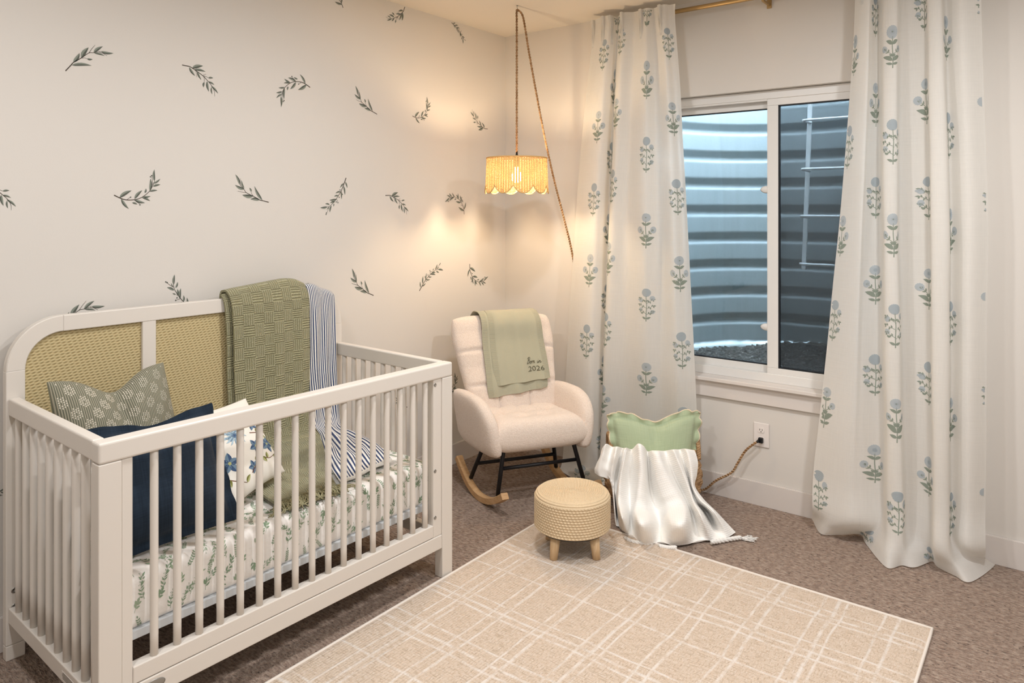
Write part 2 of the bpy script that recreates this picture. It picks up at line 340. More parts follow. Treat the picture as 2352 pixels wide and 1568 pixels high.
# ---- printed shapes: 2D polygon sets (verts, faces, material)
def leaf2(p, q, w, c=0., mat='d_mid', mat2=None, n=6):
    """leaf from p to q, width w (fraction of length); two halves may differ in tone"""
    p = np.array(p, float); q = np.array(q, float); d = q-p; L = np.hypot(*d); nn = np.array([-d[1], d[0]])
    mid = []; lf = []; rt = []
    for i in range(n+1):
        t = i/n; h = w*.5*(sin(pi*t**.8)**.9 if 0 < t < 1 else 0); b = p+d*t+nn*c*sin(pi*t); mid.append(b); lf.append(b+nn*h); rt.append(b-nn*h)
    V = mid+lf+rt; m = n+1; F1 = [(i, i+1, m+i+1, m+i) for i in range(n)]; F2 = [(i+1, i, 2*m+i, 2*m+i+1) for i in range(n)]
    return [(V, F1, mat), (V, F2, mat2 or mat)]
def line2(P, w0, w1, mat):
    P = [np.array(p, float) for p in P]; V = []; n = len(P)
    for i in range(n):
        t = P[min(i+1, n-1)]-P[max(i-1, 0)]; t /= np.hypot(*t)+1e-9; nn = np.array([-t[1], t[0]]); w = w0+(w1-w0)*i/(n-1); V += [P[i]+nn*w/2, P[i]-nn*w/2]
    return [(V, [(2*i, 2*i+1, 2*i+3, 2*i+2) for i in range(n-1)], mat)]
def disc2(c, r, mat, n=14, wob=0., sy=1., rings=2):
    V = [np.array(c, float)]; F = []
    for k in range(1, rings+1):
        for i in range(n): t = 2*pi*i/n; rr = r*k/rings*(1+wob*cos(n/2*t)); V.append(np.array([c[0]+rr*cos(t), c[1]+rr*sin(t)*sy]))
    F += [(0, 1+i, 1+(i+1) % n) for i in range(n)]
    for k in range(1, rings): a = 1+(k-1)*n; b = a+n; F += [(a+i, b+i, b+(i+1) % n, a+(i+1) % n) for i in range(n)]
    return [(V, F, mat)]
def crv(P, n): return [tuple(p) for p in cr(np.array(P, float), np.linspace(0, len(P)-1, n))]
def xf(shapes, o=(0, 0), ang=0, s=1, my=1):
    c, sn = cos(ang), sin(ang); A = np.array([[c, -sn], [sn, c]])*s; out = []
    for V, F, m in shapes: V = np.array(V)*[1, my]; out.append((V@A.T+np.array(o), F, m))
    return out
def put(mb, shapes, fn, clip=None):
    """map 2D shapes to 3D with fn(x, y); clip=(x0,x1,y0,y1) drops faces outside"""
    for k, (V, F, m) in enumerate(shapes):
        V = np.array(V)
        if clip is not None:
            ok = (V[:, 0] > clip[0])&(V[:, 0] < clip[1])&(V[:, 1] > clip[2])&(V[:, 1] < clip[3])
            F = [f for f in F if all(ok[i] for i in f)]
            if not F: continue
        mb.add(fn(V[:, 0], V[:, 1]), F, m)

# measured control nets (metres, world space) and leaf sprig templates
NET_CL=[[[-0.116,-0.745,2.672],[-0.154,-0.821,2.672],[-0.173,-0.884,2.672],[-0.135,-0.903,2.672],[-0.116,-0.915,2.672],[-0.173,-0.98,2.672],[-0.145,-1.042,2.672],[-0.173,-1.127,2.672],[-0.145,-1.164,2.672],[-0.182,-1.234,2.672],[-0.154,-1.259,2.672],[-0.154,-1.293,2.672]],[[-0.114,-0.744,2.58],[-0.148,-0.817,2.58],[-0.165,-0.88,2.58],[-0.131,-0.9,2.58],[-0.114,-0.914,2.58],[-0.165,-0.976,2.58],[-0.139,-1.04,2.58],[-0.165,-1.123,2.58],[-0.139,-1.161,2.58],[-0.173,-1.23,2.58],[-0.148,-1.257,2.58],[-0.148,-1.29,2.58]],[[-0.106,-0.691,2.2],[-0.15,-0.778,2.2],[-0.167,-0.847,2.2],[-0.123,-0.87,2.2],[-0.077,-0.869,2.2],[-0.172,-0.949,2.2],[-0.142,-1.022,2.2],[-0.187,-1.13,2.2],[-0.146,-1.178,2.2],[-0.195,-1.264,2.2],[-0.155,-1.292,2.2],[-0.16,-1.324,2.2]],[[-0.101,-0.628,1.6],[-0.149,-0.727,1.6],[-0.165,-0.804,1.6],[-0.117,-0.833,1.6],[-0.053,-0.825,1.6],[-0.173,-0.912,1.6],[-0.141,-0.999,1.6],[-0.197,-1.13,1.6],[-0.149,-1.195,1.6],[-0.205,-1.297,1.6],[-0.157,-1.332,1.6],[-0.165,-1.361,1.6]],[[-0.103,-0.578,0.95],[-0.147,-0.681,0.95],[-0.165,-0.769,0.95],[-0.121,-0.805,0.95],[-0.064,-0.805,0.95],[-0.154,-0.868,0.95],[-0.118,-0.973,0.95],[-0.151,-1.106,0.95],[-0.114,-1.188,0.95],[-0.153,-1.292,0.95],[-0.116,-1.338,0.95],[-0.115,-1.375,0.95]],[[-0.105,-0.544,0.4],[-0.145,-0.648,0.4],[-0.165,-0.745,0.4],[-0.125,-0.786,0.4],[-0.075,-0.792,0.4],[-0.135,-0.833,0.4],[-0.095,-0.952,0.4],[-0.105,-1.082,0.4],[-0.08,-1.177,0.4],[-0.1,-1.281,0.4],[-0.075,-1.336,0.4],[-0.065,-1.379,0.4]],[[-0.115,-0.541,0.1],[-0.155,-0.645,0.1],[-0.175,-0.742,0.1],[-0.135,-0.783,0.1],[-0.085,-0.789,0.1],[-0.145,-0.83,0.1],[-0.105,-0.949,0.1],[-0.115,-1.079,0.1],[-0.09,-1.174,0.1],[-0.11,-1.278,0.1],[-0.085,-1.333,0.1],[-0.075,-1.376,0.1]],[[-0.145,-0.551,0.02],[-0.185,-0.658,0.02],[-0.205,-0.758,0.02],[-0.165,-0.801,0.02],[-0.115,-0.81,0.02],[-0.175,-0.854,0.02],[-0.135,-0.974,0.02],[-0.145,-1.105,0.02],[-0.12,-1.202,0.02],[-0.14,-1.307,0.02],[-0.115,-1.363,0.02],[-0.105,-1.409,0.02]],[[-0.25,-0.602,0.012],[-0.3,-0.716,0.012],[-0.33,-0.823,0.012],[-0.27,-0.855,0.012],[-0.23,-0.872,0.012],[-0.3,-0.924,0.012],[-0.14,-0.976,0.012],[-0.16,-1.116,0.012],[-0.145,-1.219,0.012],[-0.145,-1.316,0.012],[-0.13,-1.38,0.012],[-0.13,-1.432,0.012]]]
NET_CR=[[[-0.138,-2.195,2.672],[-0.168,-2.228,2.672],[-0.183,-2.264,2.672],[-0.153,-2.269,2.672],[-0.108,-2.279,2.672],[-0.168,-2.319,2.672],[-0.183,-2.371,2.672],[-0.138,-2.392,2.672],[-0.123,-2.469,2.672],[-0.176,-2.497,2.672],[-0.183,-2.544,2.672],[-0.123,-2.557,2.672],[-0.16,-2.614,2.672],[-0.123,-2.686,2.672]],[[-0.131,-2.18,2.3],[-0.162,-2.217,2.3],[-0.179,-2.256,2.3],[-0.148,-2.262,2.3],[-0.106,-2.281,2.3],[-0.174,-2.32,2.3],[-0.183,-2.372,2.3],[-0.127,-2.388,2.3],[-0.121,-2.473,2.3],[-0.184,-2.5,2.3],[-0.187,-2.55,2.3],[-0.117,-2.56,2.3],[-0.157,-2.621,2.3],[-0.117,-2.691,2.3]],[[-0.126,-2.129,1.6],[-0.159,-2.183,1.6],[-0.18,-2.232,1.6],[-0.146,-2.24,1.6],[-0.112,-2.29,1.6],[-0.2,-2.325,1.6],[-0.193,-2.376,1.6],[-0.112,-2.378,1.6],[-0.126,-2.489,1.6],[-0.213,-2.514,1.6],[-0.207,-2.574,1.6],[-0.112,-2.574,1.6],[-0.159,-2.644,1.6],[-0.112,-2.711,1.6]],[[-0.128,-2.082,1.1],[-0.164,-2.149,1.1],[-0.184,-2.212,1.1],[-0.155,-2.231,1.1],[-0.119,-2.293,1.1],[-0.207,-2.332,1.1],[-0.203,-2.385,1.1],[-0.122,-2.389,1.1],[-0.134,-2.491,1.1],[-0.223,-2.519,1.1],[-0.215,-2.577,1.1],[-0.122,-2.578,1.1],[-0.167,-2.645,1.1],[-0.119,-2.71,1.1]],[[-0.133,-2.038,0.6],[-0.171,-2.117,0.6],[-0.191,-2.193,0.6],[-0.168,-2.225,0.6],[-0.129,-2.296,0.6],[-0.219,-2.341,0.6],[-0.217,-2.395,0.6],[-0.137,-2.401,0.6],[-0.148,-2.493,0.6],[-0.237,-2.525,0.6],[-0.228,-2.578,0.6],[-0.137,-2.58,0.6],[-0.179,-2.645,0.6],[-0.129,-2.708,0.6]],[[-0.135,-2.004,0.28],[-0.175,-2.093,0.28],[-0.195,-2.178,0.28],[-0.175,-2.22,0.28],[-0.135,-2.298,0.28],[-0.225,-2.347,0.28],[-0.225,-2.402,0.28],[-0.145,-2.41,0.28],[-0.155,-2.494,0.28],[-0.245,-2.529,0.28],[-0.235,-2.579,0.28],[-0.145,-2.582,0.28],[-0.185,-2.644,0.28],[-0.135,-2.705,0.28]],[[-0.165,-2.007,0.12],[-0.205,-2.1,0.12],[-0.225,-2.184,0.12],[-0.205,-2.226,0.12],[-0.165,-2.304,0.12],[-0.255,-2.352,0.12],[-0.255,-2.407,0.12],[-0.175,-2.415,0.12],[-0.185,-2.498,0.12],[-0.275,-2.532,0.12],[-0.265,-2.582,0.12],[-0.175,-2.585,0.12],[-0.215,-2.646,0.12],[-0.165,-2.708,0.12]],[[-0.08,-1.981,0.045],[-0.188,-2.067,0.045],[-0.168,-2.147,0.045],[-0.121,-2.209,0.045],[-0.164,-2.266,0.045],[-0.312,-2.356,0.045],[-0.274,-2.41,0.045],[-0.239,-2.442,0.045],[-0.169,-2.504,0.045],[-0.23,-2.536,0.045],[-0.253,-2.598,0.045],[-0.235,-2.636,0.045],[-0.1,-2.702,0.045],[-0.079,-2.699,0.045]],[[-0.034,-1.967,0.006],[-0.179,-2.049,0.006],[-0.137,-2.126,0.006],[-0.075,-2.199,0.006],[-0.164,-2.245,0.006],[-0.343,-2.359,0.006],[-0.284,-2.411,0.006],[-0.273,-2.457,0.006],[-0.161,-2.508,0.006],[-0.206,-2.538,0.006],[-0.247,-2.607,0.006],[-0.267,-2.663,0.006],[-0.039,-2.732,0.006],[-0.033,-2.695,0.006]]]
NET_TW=[[[-0.54,-1.077,0.277],[-0.525,-1.097,0.286],[-0.509,-1.118,0.286],[-0.492,-1.14,0.286],[-0.476,-1.162,0.286],[-0.462,-1.179,0.286],[-0.448,-1.197,0.286],[-0.432,-1.219,0.286],[-0.415,-1.241,0.286],[-0.404,-1.255,0.281],[-0.393,-1.269,0.286],[-0.38,-1.287,0.286],[-0.358,-1.316,0.286],[-0.333,-1.348,0.286],[-0.311,-1.377,0.286],[-0.289,-1.406,0.286],[-0.264,-1.438,0.286]],[[-0.639,-1.122,0.354],[-0.647,-1.149,0.381],[-0.579,-1.143,0.347],[-0.614,-1.192,0.366],[-0.536,-1.179,0.335],[-0.601,-1.237,0.367],[-0.513,-1.219,0.332],[-0.571,-1.286,0.387],[-0.544,-1.302,0.37],[-0.454,-1.277,0.315],[-0.518,-1.336,0.348],[-0.511,-1.364,0.352],[-0.416,-1.356,0.325],[-0.461,-1.42,0.359],[-0.371,-1.414,0.334],[-0.417,-1.467,0.361],[-0.356,-1.491,0.341]],[[-0.658,-1.115,0.308],[-0.674,-1.147,0.34],[-0.627,-1.155,0.307],[-0.66,-1.206,0.336],[-0.584,-1.191,0.29],[-0.65,-1.247,0.329],[-0.557,-1.235,0.283],[-0.61,-1.309,0.335],[-0.581,-1.327,0.318],[-0.491,-1.303,0.257],[-0.552,-1.365,0.305],[-0.541,-1.399,0.313],[-0.443,-1.395,0.277],[-0.487,-1.46,0.316],[-0.4,-1.45,0.281],[-0.449,-1.5,0.322],[-0.388,-1.523,0.297]],[[-0.666,-1.105,0.281],[-0.682,-1.137,0.301],[-0.645,-1.155,0.277],[-0.666,-1.197,0.284],[-0.606,-1.188,0.232],[-0.671,-1.244,0.257],[-0.574,-1.239,0.214],[-0.622,-1.318,0.255],[-0.592,-1.338,0.238],[-0.501,-1.315,0.179],[-0.557,-1.384,0.229],[-0.536,-1.429,0.246],[-0.438,-1.426,0.208],[-0.482,-1.491,0.244],[-0.401,-1.474,0.216],[-0.456,-1.516,0.25],[-0.406,-1.524,0.238]],[[-0.67,-1.1,0.264],[-0.686,-1.132,0.275],[-0.657,-1.157,0.255],[-0.67,-1.192,0.245],[-0.623,-1.19,0.183],[-0.689,-1.246,0.194],[-0.587,-1.246,0.146],[-0.641,-1.318,0.175],[-0.61,-1.34,0.162],[-0.506,-1.333,0.115],[-0.555,-1.411,0.154],[-0.527,-1.466,0.179],[-0.431,-1.46,0.144],[-0.48,-1.518,0.181],[-0.405,-1.494,0.157],[-0.465,-1.529,0.192],[-0.427,-1.522,0.187]],[[-0.673,-1.096,0.251],[-0.688,-1.13,0.256],[-0.658,-1.155,0.238],[-0.672,-1.19,0.219],[-0.659,-1.208,0.133],[-0.724,-1.266,0.138],[-0.621,-1.267,0.088],[-0.679,-1.333,0.115],[-0.643,-1.361,0.106],[-0.531,-1.366,0.066],[-0.574,-1.452,0.115],[-0.544,-1.51,0.128],[-0.45,-1.5,0.095],[-0.505,-1.551,0.138],[-0.427,-1.531,0.112],[-0.482,-1.572,0.148],[-0.439,-1.572,0.139]],[[-0.673,-1.096,0.24],[-0.688,-1.13,0.241],[-0.658,-1.155,0.225],[-0.67,-1.192,0.202],[-0.576,-1.164,0.03],[-0.862,-1.355,0.133],[-0.649,-1.289,0.03],[-0.874,-1.444,0.14],[-0.822,-1.47,0.125],[-0.599,-1.418,0.03],[-0.768,-1.556,0.125],[-0.745,-1.613,0.14],[-0.464,-1.533,0.035],[-0.614,-1.632,0.133],[-0.357,-1.556,0.035],[-0.526,-1.655,0.125],[-0.409,-1.631,0.08]],[[-0.672,-1.098,0.229],[-0.685,-1.134,0.225],[-0.658,-1.155,0.211],[-0.666,-1.197,0.191],[-0.684,-1.231,0.012],[-0.749,-1.31,0.012],[-0.754,-1.35,0.012],[-0.8,-1.428,0.012],[-0.771,-1.466,0.012],[-0.729,-1.485,0.012],[-0.728,-1.544,0.012],[-0.68,-1.592,0.012],[-0.615,-1.62,0.012],[-0.572,-1.661,0.012],[-0.539,-1.69,0.012],[-0.485,-1.716,0.012],[-0.42,-1.725,0.012]]]
TPL={'A':([(0.0,0.0),(0.179,0.049),(0.284,0.079),(0.491,0.08),(0.732,0.096),(0.833,0.051),(1.0,0.0)],[((0.2,0.047),(0.6,-0.18),0.17),((0.28,0.082),(0.54,0.194),0.3),((0.501,0.081),(0.81,0.208),0.3),((0.608,0.003),(0.713,-0.067),0.4),((0.833,0.051),(1.121,0.074),0.26),((1.0,0.0),(1.245,-0.181),0.22),((0.84,0.038),(1.019,-0.131),0.2)],[((0.511,0.072),(0.61,0.005)),((0.732,0.096),(0.978,0.183)),((0.963,-0.003),(1.068,-0.158))],[]),'B':([(0.0,0.0),(0.171,0.088),(0.254,0.101),(0.579,0.11),(0.79,0.07),(0.901,0.04),(1.0,0.0)],[((0.254,0.101),(0.466,0.341),0.3),((0.182,0.07),(0.419,-0.028),0.26),((0.323,0.107),(0.6,0.25),0.2),((0.409,0.117),(0.609,-0.013),0.22),((0.741,0.155),(0.856,0.238),0.35),((0.706,-0.014),(0.757,-0.148),0.4),((0.79,0.07),(0.975,0.097),0.24),((0.76,0.055),(0.937,-0.156),0.24),((0.916,0.013),(1.176,-0.04),0.2),((0.937,-0.01),(1.048,-0.164),0.22)],[((0.356,0.114),(0.472,-0.024)),((0.579,0.11),(0.638,0.203)),((0.61,0.122),(0.741,0.155)),((0.617,0.109),(0.706,-0.014)),((1.0,0.0),(1.134,-0.168))],[]),'C':([(0.0,0.0),(0.089,-0.096),(0.208,-0.192),(0.396,-0.257),(0.581,-0.263),(0.798,-0.19),(0.927,-0.079),(1.0,0.0)],[((0.089,-0.096),(0.412,-0.031),0.26),((0.118,-0.132),(0.198,-0.414),0.22),((0.403,-0.239),(0.646,-0.109),0.26),((0.396,-0.257),(0.601,-0.411),0.26),((0.322,-0.304),(0.422,-0.383),0.35),((0.681,-0.189),(0.747,-0.102),0.4),((0.581,-0.263),(0.732,-0.413),0.25),((0.611,-0.262),(0.785,-0.307),0.26),((0.798,-0.19),(0.99,-0.234),0.24),((0.812,-0.174),(0.929,0.091),0.22),((0.917,-0.106),(1.106,-0.124),0.28),((0.954,-0.044),(1.154,0.01),0.22),((1.0,0.0),(1.095,0.265),0.22)],[((0.233,-0.201),(0.331,-0.177)),((0.393,-0.265),(0.476,-0.411)),((0.927,-0.079),(0.976,0.14))],[(0.333,-0.172),(0.474,-0.416),(0.943,0.13),(0.982,0.147)]),'E':([(-0.0,-0.0),(0.162,0.041),(0.284,0.073),(0.403,0.092),(0.619,0.097),(0.878,0.064),(1.0,-0.0)],[((0.101,0.041),(0.186,0.2),0.24),((0.158,0.038),(0.334,0.013),0.24),((0.226,0.072),(0.379,0.25),0.22),((0.403,0.092),(0.543,-0.016),0.25),((0.399,0.096),(0.543,0.23),0.2),((0.529,0.099),(0.637,0.002),0.28),((0.638,0.111),(0.805,-0.056),0.24),((0.731,0.111),(0.85,0.007),0.3),((0.781,0.114),(0.856,0.147),0.35),((0.895,0.024),(0.963,-0.099),0.3),((0.983,0.004),(1.139,-0.16),0.25),((0.878,0.082),(1.045,0.152),0.28),((0.948,0.048),(1.053,0.024),0.2)],[((0.638,0.111),(0.672,0.185)),((0.384,0.096),(0.415,0.175)),((0.948,0.048),(1.137,0.082))],[(0.381,0.046),(0.421,0.179),(0.548,0.143),(0.704,0.145),(0.683,0.201),(1.124,0.079),(1.158,0.091)])}
DEC=[('A',-2.678,2.072,-2.554,2.167),('B',-2.228,2.166,-2.086,2.086),('C',-1.574,2.159,-1.742,2.094),('A',-1.135,2.073,-1.269,2.161),('C',-0.867,2.091,-0.738,2.174),('B',-0.186,2.077,-0.333,2.152),('C',-1.368,2.6,-1.5,2.636),('B',-0.926,2.703,-1.039,2.61),('E',-0.533,2.695,-0.429,2.614),('B',-2.982,1.651,-2.858,1.581),('C',-2.504,1.61,-2.345,1.67),('A',-1.809,1.588,-1.958,1.666),('E',-1.348,1.719,-1.471,1.565),('B',-1.074,1.631,-0.922,1.561),('C',-0.417,1.524,-0.553,1.626),('E',-2.143,1.099,-2.266,1.241),('A',-2.722,1.096,-2.587,1.181),('A',-1.16,1.089,-1.295,1.194),('E',-0.811,1.082,-0.649,1.198),('C',-0.363,1.212,-0.225,1.094),('B',-1.73,1.097,-1.605,1.18),('E',-0.908,0.428,-1.026,0.563),('C',-0.6,0.44,-0.494,0.518),('B',-2.976,0.52,-2.881,0.565)]
COLS_L = [(.185, -.068, 0), (.42, -.14, 0), (.33, .11, 1), (.70, .106, 1), (.925, -.077, 0)]
COLS_R = [(.03, .10, 1), (.26, -.08, 0), (.435, .09, 1), (.62, -.076, 0), (.82, .07, 1), (1.03, -.05, 0)]
# ---------------------------------------------------------------- room shell
H = 2.708; XW = -4.75; YB = -4.35
WY0, WY1, WZ0, WZ1 = -2.37, -1.13, .621, 2.184
def struct(name, mb, parent=None):
    o = mb.build(name, parent)
    if not parent: tag(o, kind='structure')
    return o
struct('floor', MB().box((XW-.1, YB-.1, -.08), (.14, .1, 0), 'carpet'))
struct('ceiling', MB().box((XW-.1, YB-.1, H), (.14, .1, H+.1), 'ceiling'))
struct('wall_left', MB().box((XW, 0, 0), (0, .12, H), 'wall'))
mb = MB(); mb.box((0, WY1, 0), (.14, .12, H), 'wall'); mb.box((0, YB, 0), (.14, WY0, H), 'wall'); mb.box((0, WY0, 0), (.14, WY1, WZ0), 'wall'); mb.box((0, WY0, WZ1), (.14, WY1, H), 'wall')
struct('wall_right', mb)
struct('wall_back', MB().box((XW-.12, YB, 0), (XW, .12, H), 'wall')); struct('wall_front', MB().box((XW-.12, YB-.12, 0), (.14, YB, H), 'wall'))
def baseboard(name, lo, hi, ax):
    bm = bmesh.new(); bmesh.ops.create_cube(bm, size=1)
    for v in bm.verts: v.co = Vector([lo[k]+(v.co[k]+.5)*(hi[k]-lo[k]) for k in range(3)])
    bmesh.ops.bevel(bm, geom=[e for e in bm.edges if all(v.co.z > .1 for v in e.verts)], offset=.003, segments=2, affect='EDGES')
    struct(name, MB().bm(bm, 'trim', smooth=False))
baseboard('baseboard_left', (XW, -.014, .001), (-.0145, -.0005, .123), 0)
baseboard('baseboard_right', (-.014, YB, .001), (-.0005, -.0005, .123), 1)
# ---- window: sill board, apron, vinyl frame, fixed sash and sliding sash
mb = MB(); mb.box((-.045, WY0-.05, WZ0+.001), (.06, WY1+.05, WZ0+.021), 'trim', .003); mb.box((-.018, WY0-.03, .533), (-.0005, WY1+.03, WZ0), 'trim', .002)
struct('trim_1', mb)
win = thing('window_1', None, None, (.09, (WY0+WY1)/2, WZ0+.021)); tag(win, kind='structure'); L = local(win)
def wbox(name, boxes, parent=win, mat='vinyl', bev=.002):
    mb = MB()
    for lo, hi in boxes: mb.box(lo, hi, mat, bev, fn=lambda x, y, z: L(np.array([x, y, z])))
    return mb.build(name, parent)
YM0, YM1 = -1.780, -1.723; ZB = WZ0+.021; FX0, FX1 = .04, .13
wbox('window_frame', [((FX0, WY0, WZ1-.046), (FX1, WY1, WZ1-.002)), ((FX0, WY0, ZB), (FX1, WY1, ZB+.046)), ((FX0, WY1-.045, ZB+.046), (FX1, WY1-.002, WZ1-.046)), ((FX0, WY0+.002, ZB+.046), (FX1, WY0+.045, WZ1-.046)),
      ((FX0+.004, YM1, WZ1-.056), (FX0+.03, WY1-.045, WZ1-.044))])
# outer sash (far pane, left in view) and inner sash (near pane, right in view)
def sash(name, y0, y1, z0, z1, x0, x1, w, wm):
    o = wbox(name, [((x0, y0, z1-w), (x1, y1, z1)), ((x0, y0, z0), (x1, y1, z0+w)), ((x0, y1-wm[1], z0+w), (x1, y1, z1-w)), ((x0, y0, z0+w), (x1, y0+wm[0], z1-w))])
    mb = MB(); xm = (x0+x1)/2; a = y0+wm[0]; b = y1-wm[1]; g = .005
    for lo, hi in (((xm-.011, a, z1-w-g), (xm+.011, b, z1-w)), ((xm-.011, a, z0+w), (xm+.011, b, z0+w+g)), ((xm-.011, a, z0+w), (xm+.011, a+g, z1-w)), ((xm-.011, b-g, z0+w), (xm+.011, b, z1-w))): mb.box(lo, hi, 'seal', fn=lambda x, y, z: L(np.array([x, y, z])))
    mb.build('gasket', o)
    MB().box((xm-.002, a, z0+w), (xm+.002, b, z1-w), 'glass', fn=lambda x, y, z: L(np.array([x, y, z]))).build('glass', o)
    return o
sash('sash', -1.765, WY1-.045, ZB+.042, WZ1-.052, .085, .115, .038, (.03, .03))
sash('sash', WY0+.045, YM1, ZB+.040, WZ1-.044, .045, .078, .038, (.03, .057))
for z in (.93, 1.66):
    mb = MB(); mb.lathe([(.0, -.0), (.016, .001), (.02, .008), (.014, .014), (0, .015)], 'vinyl', 20, sx=1, sy=1.8, cap=False); o = mb.build('latch', win); o.rotation_euler = (pi/2, 0, pi/2); o.location = L(np.array([.05, YM1+.004, z])); o.rotation_euler = (pi/2, pi/2, pi/2)
MB().box((.119, WY0+.05, ZB+.045), (.1215, -1.75, WZ1-.045), 'screen', fn=lambda x, y, z: L(np.array([x, y, z]))).build('insect_screen', win)
# ---- window well outside: corrugated half-round steel, gravel, ladder
wc = np.array([.16, -1.73]); RX, RY = .74, .66
mb = MB(); nz, na = 340, 72; zz = np.linspace(.30, 2.62, nz); th = np.linspace(-pi/2, pi/2, na); G = np.empty((nz, na, 3)); G2 = G.copy(); ph = (zz-.553)/.1718
rib = lambda p: .034*np.interp(p % 1, [0, .56, .60, .70, .76, .98, 1.], [0, 0, .08, .95, 1., .05, 0])
for i, z in enumerate(zz):
    r = rib(ph[i]); G[i] = np.stack([wc[0]+(RX+r)*np.cos(th), wc[1]+(RY+r)*np.sin(th), np.full(na, z)], 1); G2[i] = G[i]*[1, 1, 1]+np.stack([.004*np.cos(th), .004*np.sin(th), 0*th], 1)
mb.grid(G, 'galv'); mb.grid(G2, 'galv', flip=True); o = mb.build('window_well'); tag(o, 'corrugated half-round steel liner standing outside behind the window panes', 'window well')
gv = MB(); n = 60; xs = np.linspace(-1, 1, n); V = []
X, Y = np.meshgrid(np.linspace(.141, .95, n), np.linspace(-2.5, -1.0, n)); rr = rng.rand(n, n); Z = .655+.022*np.sin(X*9+1)*np.cos(Y*7)+.018*rr+.055*np.clip((X-.40)*2, 0, 1)
inside = ((X-wc[0])/(RX+.01))**2+((Y-wc[1])/(RY+.01))**2 < 1.0
G = np.stack([X, Y, Z], -1); F = [(i*n+j, i*n+j+1, (i+1)*n+j+1, (i+1)*n+j) for i in range(n-1) for j in range(n-1) if inside[i, j] and inside[i+1, j+1] and inside[i, j+1] and inside[i+1, j]]
gv.add(G.reshape(-1, 3), F, 'gravel'); tag(gv.build('gravel_bed'), 'dark gravel and dirt at the bottom of the window well', 'gravel', kind='stuff')
lad = thing('ladder', 'white metal escape ladder hanging inside the window well', 'ladder', (.70, -1.9, 1.2)); L = local(lad)
for ytop, ybot in ((-1.757, -1.72), (-2.09, -2.06)):
    mb = MB(); mb.box((-.008, -.0125, 0), (.008, .0125, 1.40), 'metal_white', .002, fn=lambda x, y, z: L(np.array([.735+x, ybot+(ytop-ybot)*z/1.0+y, 1.19+z]))); mb.build('rail', lad)
for z in (1.225, 1.51, 1.79, 2.08, 2.36):
    ys = -1.715+(z-1.2)*-.02; P = [(.735, ys-.03, z-.004), (.70, ys-.012, z), (.675, ys, z+.004), (.655, ys-.02, z+.004), (.65, ys-.06, z+.004), (.65, ys-.33, z+.004), (.66, ys-.37, z+.004), (.70, ys-.37, z), (.735, ys-.36, z-.004)]
    MB().tube(L(np.array(crv(P, 40))), [.0075+.0012*(i % 2) for i in range(40)], 'metal_white', 8).build('rung', lad)
struct('wall_outside', MB().box((.14, -2.6, 2.3), (.16, -.8, 3.0), 'wall_out'))

# ---------------------------------------------------------------- leaf sprig wall decals (each a thin vinyl sticker)
def sprig(tpl, sc, dark='d_dark', mid='d_mid', stem='d_stem', sw=.022):
    st, lv, th, be = tpl; out = []
    out += line2(crv(st, 22), sw, sw*.35, stem)
    for p, q in th: out += line2([p, ((p[0]+q[0])/2+.01, (p[1]+q[1])/2+.01), q], sw*.4, sw*.2, stem)
    for i, (p, q, w) in enumerate(lv): out += leaf2(p, q, w, .06*(-1)**i, mid, dark)
    for b in be: out += disc2(b, .016, dark, 8, rings=1)
    return xf(out, s=sc)
DLAB = ['sparse broad-leaf sprig at the upper left of the wall', 'many-leaved sprig right of the top broad-leaf one, tip pointing down', 'arched berry sprig with both ends hanging, upper middle wall', 'sparse-leaf sprig above and left of the lamp, leaning up left', 'U-curved berry sprig in the bright lamplight patch', 'small narrow sprig immediately upper left of the rattan shade',
 'berry sprig cut off by the top edge of the picture', 'sprig touching the ceiling line, left of the other ceiling one', 'narrow hanging sprig under the ceiling nearest the corner', 'sprig half cut off by the left picture edge, mid height', 'large curved sprig with berries rising above the crib headboard', 'sparse sprig above the green throw, tip pointing up left', 'long dense sprig with berry cluster hanging tip down, mid wall', 'sprig right of the long hanging berry one, tip down right', 'hooked sprig lower left of the rattan shade, stem end down',
 'sprig rising behind the middle of the headboard', 'sprig rising behind the curved left end of the headboard', 'sparse sprig right of the striped blanket, tip up left', 'straight dense sprig rising right, left of the corner one', 'curled sprig above the chair nearest the room corner, stem up', 'leaf tip of a sprig just peeping over the green throw', 'sprig seen through the white spindles of the crib right end', 'sprig half hidden between the crib and the armchair', 'sprig at the lower left picture edge beside the crib post']
for (k, bx, bz, ex_, ez), lab in zip(DEC, DLAB):
    Lc = math.hypot(ex_-bx, ez-bz); sh = sprig(TPL[k], 1.); an = math.atan2(ez-bz, ex_-bx)
    mb = MB(); sh = xf(sh, (0, 0), an, Lc)
    zc = H-.002-bz
    put(mb, sh, lambda x, y: np.stack([x, 0*x-.0006, y], 1), clip=(-9, 9, -9, zc)); put(mb, sh, lambda x, y: np.stack([x, 0*x-.0001, y], 1), clip=(-9, 9, -9, zc))
    o = mb.build('wall_decal'); o.location = (bx, -.0004, bz); tag(o, 'grey-green '+lab, 'wall decal', 'leaf sprig decals on the left wall')

